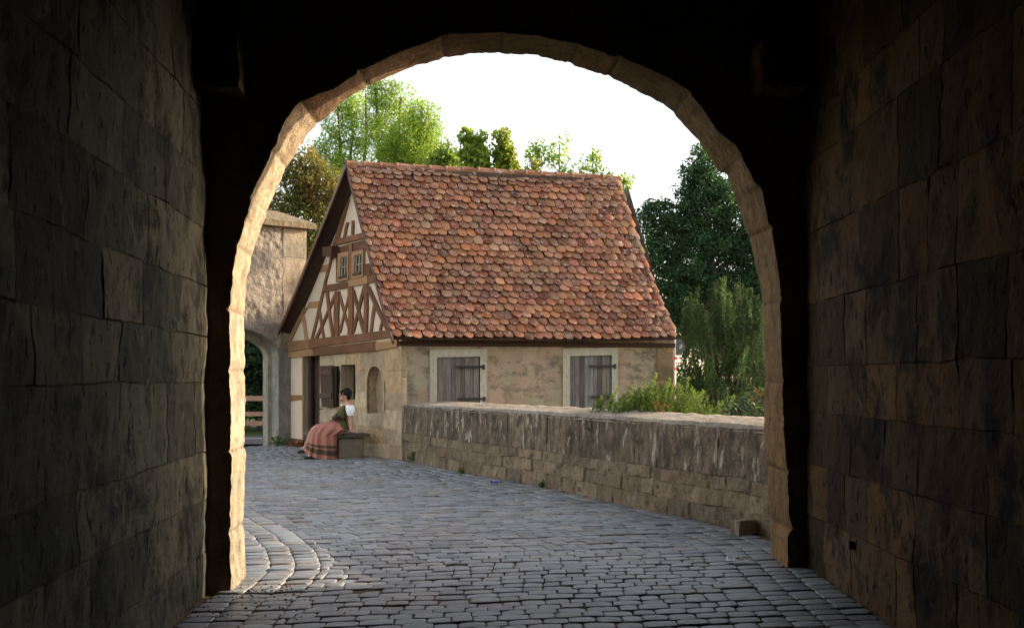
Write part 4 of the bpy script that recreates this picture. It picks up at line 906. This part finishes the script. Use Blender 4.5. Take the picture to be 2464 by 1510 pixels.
mb.add(vs, [(j*13+i, j*13+i+1, (j+1)*13+i+1, (j+1)*13+i) for j in range(6) for i in range(12) if not (i in (7, 8) and j in (0, 1))])
tag(mb.build('paper_scrap', M['paper']), 'crumpled white paper lying on the cobbles near the right jamb', 'litter')
c = PG(1188, 1164); mb = MB(); rg = random.Random(88)
for i in range(9): leaf(mb, c+V((rg.uniform(-.05, .05), rg.uniform(-.04, .04), .03)), .06, rg, (1, 1, 1), .5)
tag(mb.build('plastic_scrap', M['blue']), 'small blue plastic scrap on the cobbles by the parapet', 'litter')
c = PG(1752, 1287); d = (pmap(1.2, 0, 0)-pmap(.9, 0, 0)).normalized(); mb = MB()
pr = [c, c+V((.3, .16, 0)), c+V((.3, .16, .13)), c+V((.04, .02, .14))]; mb = rough_block(c, (.09, -.05, 0), (.26, .2, 0), (.02, .03, .135), (1.3, 1.2, 1.05), 9, 6, .015)
tag(mb.build('loose_stone', M['bench']), 'loose stone block at the parapet foot close to the arch', 'stone')
# ================================================================== the seated woman
DW = 18.62
def W(x, y, off=0.): return P(*full(700+x/6.29, 940+y/6.29), DW+off)
woman = thing('person', W(950, 1300), 'woman in olive bodice and long pink skirt leaning back on the bench', 'person')
def skin(name, verts, edges, rads, mat, parent, lv=2, root=0):
    me = bpy.data.meshes.new(name); me.from_pydata([tuple(v) for v in verts], edges, []); me.materials.append(mat)
    o = bpy.data.objects.new(name, me); COL.objects.link(o); attach(o, parent)
    m_ = o.modifiers.new('Skin', 'SKIN'); m_.use_smooth_shade = True
    for i, r in enumerate(rads): sv = me.skin_vertices[0].data[i]; sv.radius = (r, r) if not hasattr(r, '__len__') else r; sv.use_root = (i == root)
    s = o.modifiers.new('Sub', 'SUBSURF'); s.levels = lv; s.render_levels = lv; return o
B = []; Ed = []; Rd = []
def bv(p, r, par=None):
    B.append(p); Rd.append(r)
    if par is not None: Ed.append((par, len(B)-1))
    return len(B)-1
pel = bv(W(1000, 835), .105); sp1 = bv(W(1000, 700), .1, pel); sp2 = bv(W(1005, 560), .11, sp1); sp3 = bv(W(1045, 460), .095, sp2)
nk = bv(W(1045, 415), .05, sp3); nk2 = bv(W(1030, 380), .046, nk); hd = bv(W(1032, 320), .075, nk2); hd2 = bv(W(1040, 262), .083, hd); bv(W(1045, 222), .05, hd2)
fc = bv(W(985, 325), .052, hd); bv(W(968, 372), .026, fc); bv(W(942, 322), .012, fc)
for sgn in (-1, 1):
    s1 = bv(W(1085, 438, sgn*.15), .052, sp3); e1 = bv(W(1120, 640, sgn*.19), .038, s1); w1_ = bv(W(1125, 835, sgn*.2), .025, e1); pm = bv(W(1148, 872, sgn*.2), .024, w1_)
    for k, (dx, dy, dz) in enumerate(((70, 22, -.035), (78, 20, -.012), (74, 20, .012), (60, 20, .034))):
        f1 = bv(W(1148+dx*.55, 872+dy*.5, sgn*.2+dz), .0085, pm); bv(W(1148+dx, 872+dy, sgn*.2+dz*1.2), .007, f1)
    bv(W(1130, 890, sgn*.2-.05*sgn), .009, pm)
for (sx_, kx, ky, ax_, ay, tx_, ty_, oa) in ((-.09, 530, 812, 395, 1125, 300, 1160, -.05), (.1, 610, 840, 500, 1245, 400, 1285, -.2)):
    h1 = bv(W(960, 850, sx_), .088, pel); k1 = bv(W(kx, ky, sx_), .06, h1); a1_ = bv(W(ax_, ay, oa), .04, k1); bv(W(tx_+30, ty_-5, oa), .033, a1_)
body = skin('body', B, Ed, Rd, M['skin'], woman)
def ring3(c, a, b, n=20, ph=0): return [c+a*math.cos(2*math.pi*k/n+ph)+b*math.sin(2*math.pi*k/n+ph) for k in range(n)]
X = V((1, 0, 0)); Y = V((0, 1, 0)); Z = UP
mb = MB(); rr = []
for (xl, xr, y, hw, tl) in ((900, 1090, 855, .17, .0), (905, 1080, 800, .165, .02), (915, 1070, 740, .15, .04), (905, 1070, 680, .148, .05), (895, 1078, 620, .16, .06), (888, 1080, 560, .172, .06), (925, 1085, 500, .17, .05), (965, 1080, 465, .15, .04), (985, 1075, 448, .12, .03)):
    cA = W((xl+xr)/2, y); rr.append(ring3(cA, (W(xr, y-tl*300)-W(xl, y+tl*300))/2, Y*hw))
mb.loft(rr); mb.build('bodice', M['green'], woman, True)
mb = MB(); rr = [ring3(W((xl+xr)/2, y), (W(xr, y-10)-W(xl, y+12))/2*1.03, Y*hw) for (xl, xr, y, hw) in ((905, 1072, 712, .153), (905, 1070, 680, .153), (905, 1070, 650, .158))]; mb.loft(rr, cap=False); mb.build('belt', M['leather'], woman, True)
for sgn in (-1, 1):
    mb = MB(); rr = []
    for (x, y, r, dz) in ((1075, 450, .058, .15), (1095, 455, .075, .16), (1102, 490, .088, .175), (1106, 540, .088, .18), (1110, 585, .078, .185), (1112, 603, .062, .187), (1113, 618, .07, .187)):
        n = 22; c = W(x, y, sgn*dz); q = []
        for k in range(n): a = 2*math.pi*k/n; w_ = r*(1+.06*math.sin(a*7)); q.append(c+X*math.cos(a)*w_*.95+Y*math.sin(a)*w_*.8+Z*(.0))
        rr.append(q)
    mb.loft(rr[::-1]); mb.build('sleeve', M['blouse'], woman, True)
mb = MB(); mb.loft([ring3(W(x, y), X*a, Y*b) for x, y, a, b in ((1000, 462, .05, .1), (990, 455, .045, .085), (985, 448, .02, .05))]); mb.box(W(958, 470, -.03), (.03, 0, .02), (0, .02, 0), (-.012, 0, .03)); mb.build('blouse_neckline', M['blouse'], woman, True)
# skirt
SR = [((800, 698), (935, 705), .14, 0), ((700, 722), (990, 755), .18, 0), ((575, 752), (1035, 800), .2, 4), ((512, 790), (1085, 845), .22, 8), ((482, 850), (1005, 882), .225, 12), ((456, 920), (908, 925), .225, 16), ((432, 990), (900, 1010), .24, 28), ((408, 1050), (897, 1130), .26, 60), ((362, 1108), (892, 1285), .29, 105)]
mb = MB(); rr = []; tn = []; NR = 44; n = 64
pink = (.4, .168, .122); brown = (.1, .07, .04)
for j in range(NR+1):
    s = j/NR*(len(SR)-1); i = min(int(s), len(SR)-2); t = s-i; a, b = SR[i], SR[i+1]
    lx, ly = lerp(a[0][0], b[0][0], t), lerp(a[0][1], b[0][1], t); rx, ry = lerp(a[1][0], b[1][0], t), lerp(a[1][1], b[1][1], t); hw = lerp(a[2], b[2], t); sg = lerp(a[3], b[3], t)
    f = j/NR; band = .80 < f < .845 or .885 < f < .935
    for k in range(n):
        an = 2*math.pi*k/n; ca, sa = math.cos(an), math.sin(an)
        x = (lx+rx)/2-(lx-rx)/2*-1*ca*-1; y = (ly+ry)/2+(ry-ly)/2*ca+sg*max(0, -sa)**.7
        fold = 1+(.03+.17*f)*math.sin(an*13+2.2*math.sin(f*4)+.9*math.sin(an*3))*(.2+.8*abs(sa))
        sx2 = math.copysign(abs(ca)**.8, ca)
        x = (lx+rx)/2+(rx-lx)/2*sx2
        p = W(x, y, hw*sa*fold-.03*f)
        p.z = max(p.z, .012+.01*math.sin(an*5)); rr.append(p); tn.append(brown if band else pink)
fs = [(j*n+k, j*n+(k+1) % n, (j+1)*n+(k+1) % n, (j+1)*n+k) for j in range(NR) for k in range(n)]+[tuple(range(n-1, -1, -1))]
mb.add(rr, fs, tn); mb.build('skirt', M['cloth'], woman, True)
for (hx, hy, tx_, ty_, o_) in ((425, 1165, 275, 1180, -.05), (545, 1290, 372, 1302, -.2)):
    h = W(hx, hy, o_); t_ = W(tx_, ty_, o_); ax = (t_-h); dn = 0 if o_ > -.1 else .0
    if o_ < -.1: h.z = t_.z = .05
    sec = lambda s, w, zt, zb: [h+ax*s+Y*w*math.cos(a)+Z*((zt if math.sin(a) > 0 else zb)*math.sin(a)) for a in [2*math.pi*k/14 for k in range(14)]]
    mb = MB(); mb.loft([sec(0, .015, .03, .03), sec(.04, .033, .045, .035), sec(.3, .036, .042, .035), sec(.6, .043, .03, .035), sec(.85, .04, .024, .034), sec(.98, .018, .014, .03)]); sh_ = mb.build('shoe', M['shoe'], woman, True)
    mb = MB(); mb.loft([[h+ax*s+Y*w*c_-Z*z for s, w, c_ in ((0, .03, -1), (.3, .034, -1), (.65, .046, -1), (.95, .03, -1), (1.01, .01, 0), (.95, .03, 1), (.65, .046, 1), (.3, .034, 1), (0, .03, 1))] for z in (.045, .028)]); mb.build('sole', M['sole'], sh_)
    mb = MB(); mb.ball(h+ax*.45+Z*.03, (.035, .03, .022)); mb.build('sock', M['blouse'], woman, True)
mb = MB()
def hf(d): return 1+.05*nz(d.x*5, d.y*5, d.z*5)+(.0 if d.z > -.3 else -.12)
mb.ball(W(1052, 268), (.098, .092, .105), nu=22, nv=16, fn=hf); mb.ball(W(985, 248), (.055, .075, .045), nu=16, nv=10, fn=hf); mb.ball(W(1080, 330), (.05, .07, .06), nu=16, nv=10, fn=hf); mb.build('hair', M['hair'], woman, True)
mb = MB()
for sgn in (-1, 1):
    c = W(955, 300, sgn*.033); mb.tube([c+Y*.026*math.cos(a)*.9+Z*.019*math.sin(a)+X*.0 for a in [2*math.pi*k/12 for k in range(13)]], .0035, 5); mb.tube([c+Y*sgn*.026, W(1030, 296, sgn*.078)], .0035, 5)
mb.tube([W(951, 300, -.01), W(951, 300, .01)], .003, 5); mb.build('glasses', M['shoe'], woman)
for sgn in (-1, 1): mb = MB(); mb.ball(W(1030, 322, sgn*.08), (.015, .008, .028), nu=10, nv=8); mb.build('ear', M['skin'], woman, True)
mb = MB(); mb.ball(W(878, 655, -.175), (.078, .045, .055), nu=20, nv=12, fn=lambda d: 1+.06*nz(d.x*4, d.y*4, d.z*4)); mb.ball(W(890, 635, -.2), (.06, .03, .03), nu=16, nv=8); mb.tube([W(830, 690, -.19), W(795, 700, -.19), W(775, 698, -.18)], .008, 5); mb.ball(W(885, 598, -.17), (.02, .015, .014))
tag(mb.build('belt_pouch', M['leather'], None, True), 'dark oxblood leather pouch resting on the lap of the woman', 'pouch')
# ================================================================== light, camera
SUN = V((.941, .339, 0)).normalized(); el = R_(14.0); sv = V((SUN.x*math.cos(el), SUN.y*math.cos(el), math.sin(el)))
ld = bpy.data.lights.new('sun', 'SUN'); ld.energy = 2.45; ld.angle = R_(.55); ld.color = (1.0, .86, .64)
lo_ = bpy.data.objects.new('sun', ld); COL.objects.link(lo_); lo_.rotation_euler = sv.to_track_quat('Z', 'Y').to_euler(); lo_.location = sv*30
wd = bpy.data.worlds.new('World'); S.world = wd; wd.use_nodes = True; nt = wd.node_tree
bg = nt.nodes.get('Background') or nt.nodes.new('ShaderNodeBackground')
sk = nt.nodes.new('ShaderNodeTexSky'); sk.sky_type = 'NISHITA'; sk.sun_disc = False; sk.sun_elevation = el; sk.sun_rotation = math.atan2(SUN.x, SUN.y); sk.air_density = 1.0; sk.dust_density = 1.5; sk.ozone_density = 1.0
hs = nt.nodes.new('ShaderNodeHueSaturation'); hs.inputs['Saturation'].default_value = .62; nt.links.new(sk.outputs[0], hs.inputs['Color'])
wm = nt.nodes.new('ShaderNodeMix'); wm.data_type = 'RGBA'; wm.blend_type = 'MULTIPLY'; wm.inputs[0].default_value = 1; wm.inputs[7].default_value = (1.08, 1.0, .93, 1)
nt.links.new(hs.outputs[0], wm.inputs[6]); nt.links.new(wm.outputs[2], bg.inputs[0]); bg.inputs[1].default_value = .15
cd = bpy.data.cameras.new('camera'); cam = bpy.data.objects.new('camera', cd); COL.objects.link(cam)
cam.location = (0, 0, EYE); cam.rotation_euler = (R_(90), 0, 0); cd.sensor_width = 36; cd.lens = 36*F/2464; cd.shift_y = (HY-755)/2464; cd.clip_start = .05; cd.clip_end = 2000
S.camera = cam
S.view_settings.view_transform = 'Standard'; S.view_settings.look = 'None'; S.view_settings.exposure = 2.1; S.view_settings.gamma = 1.0
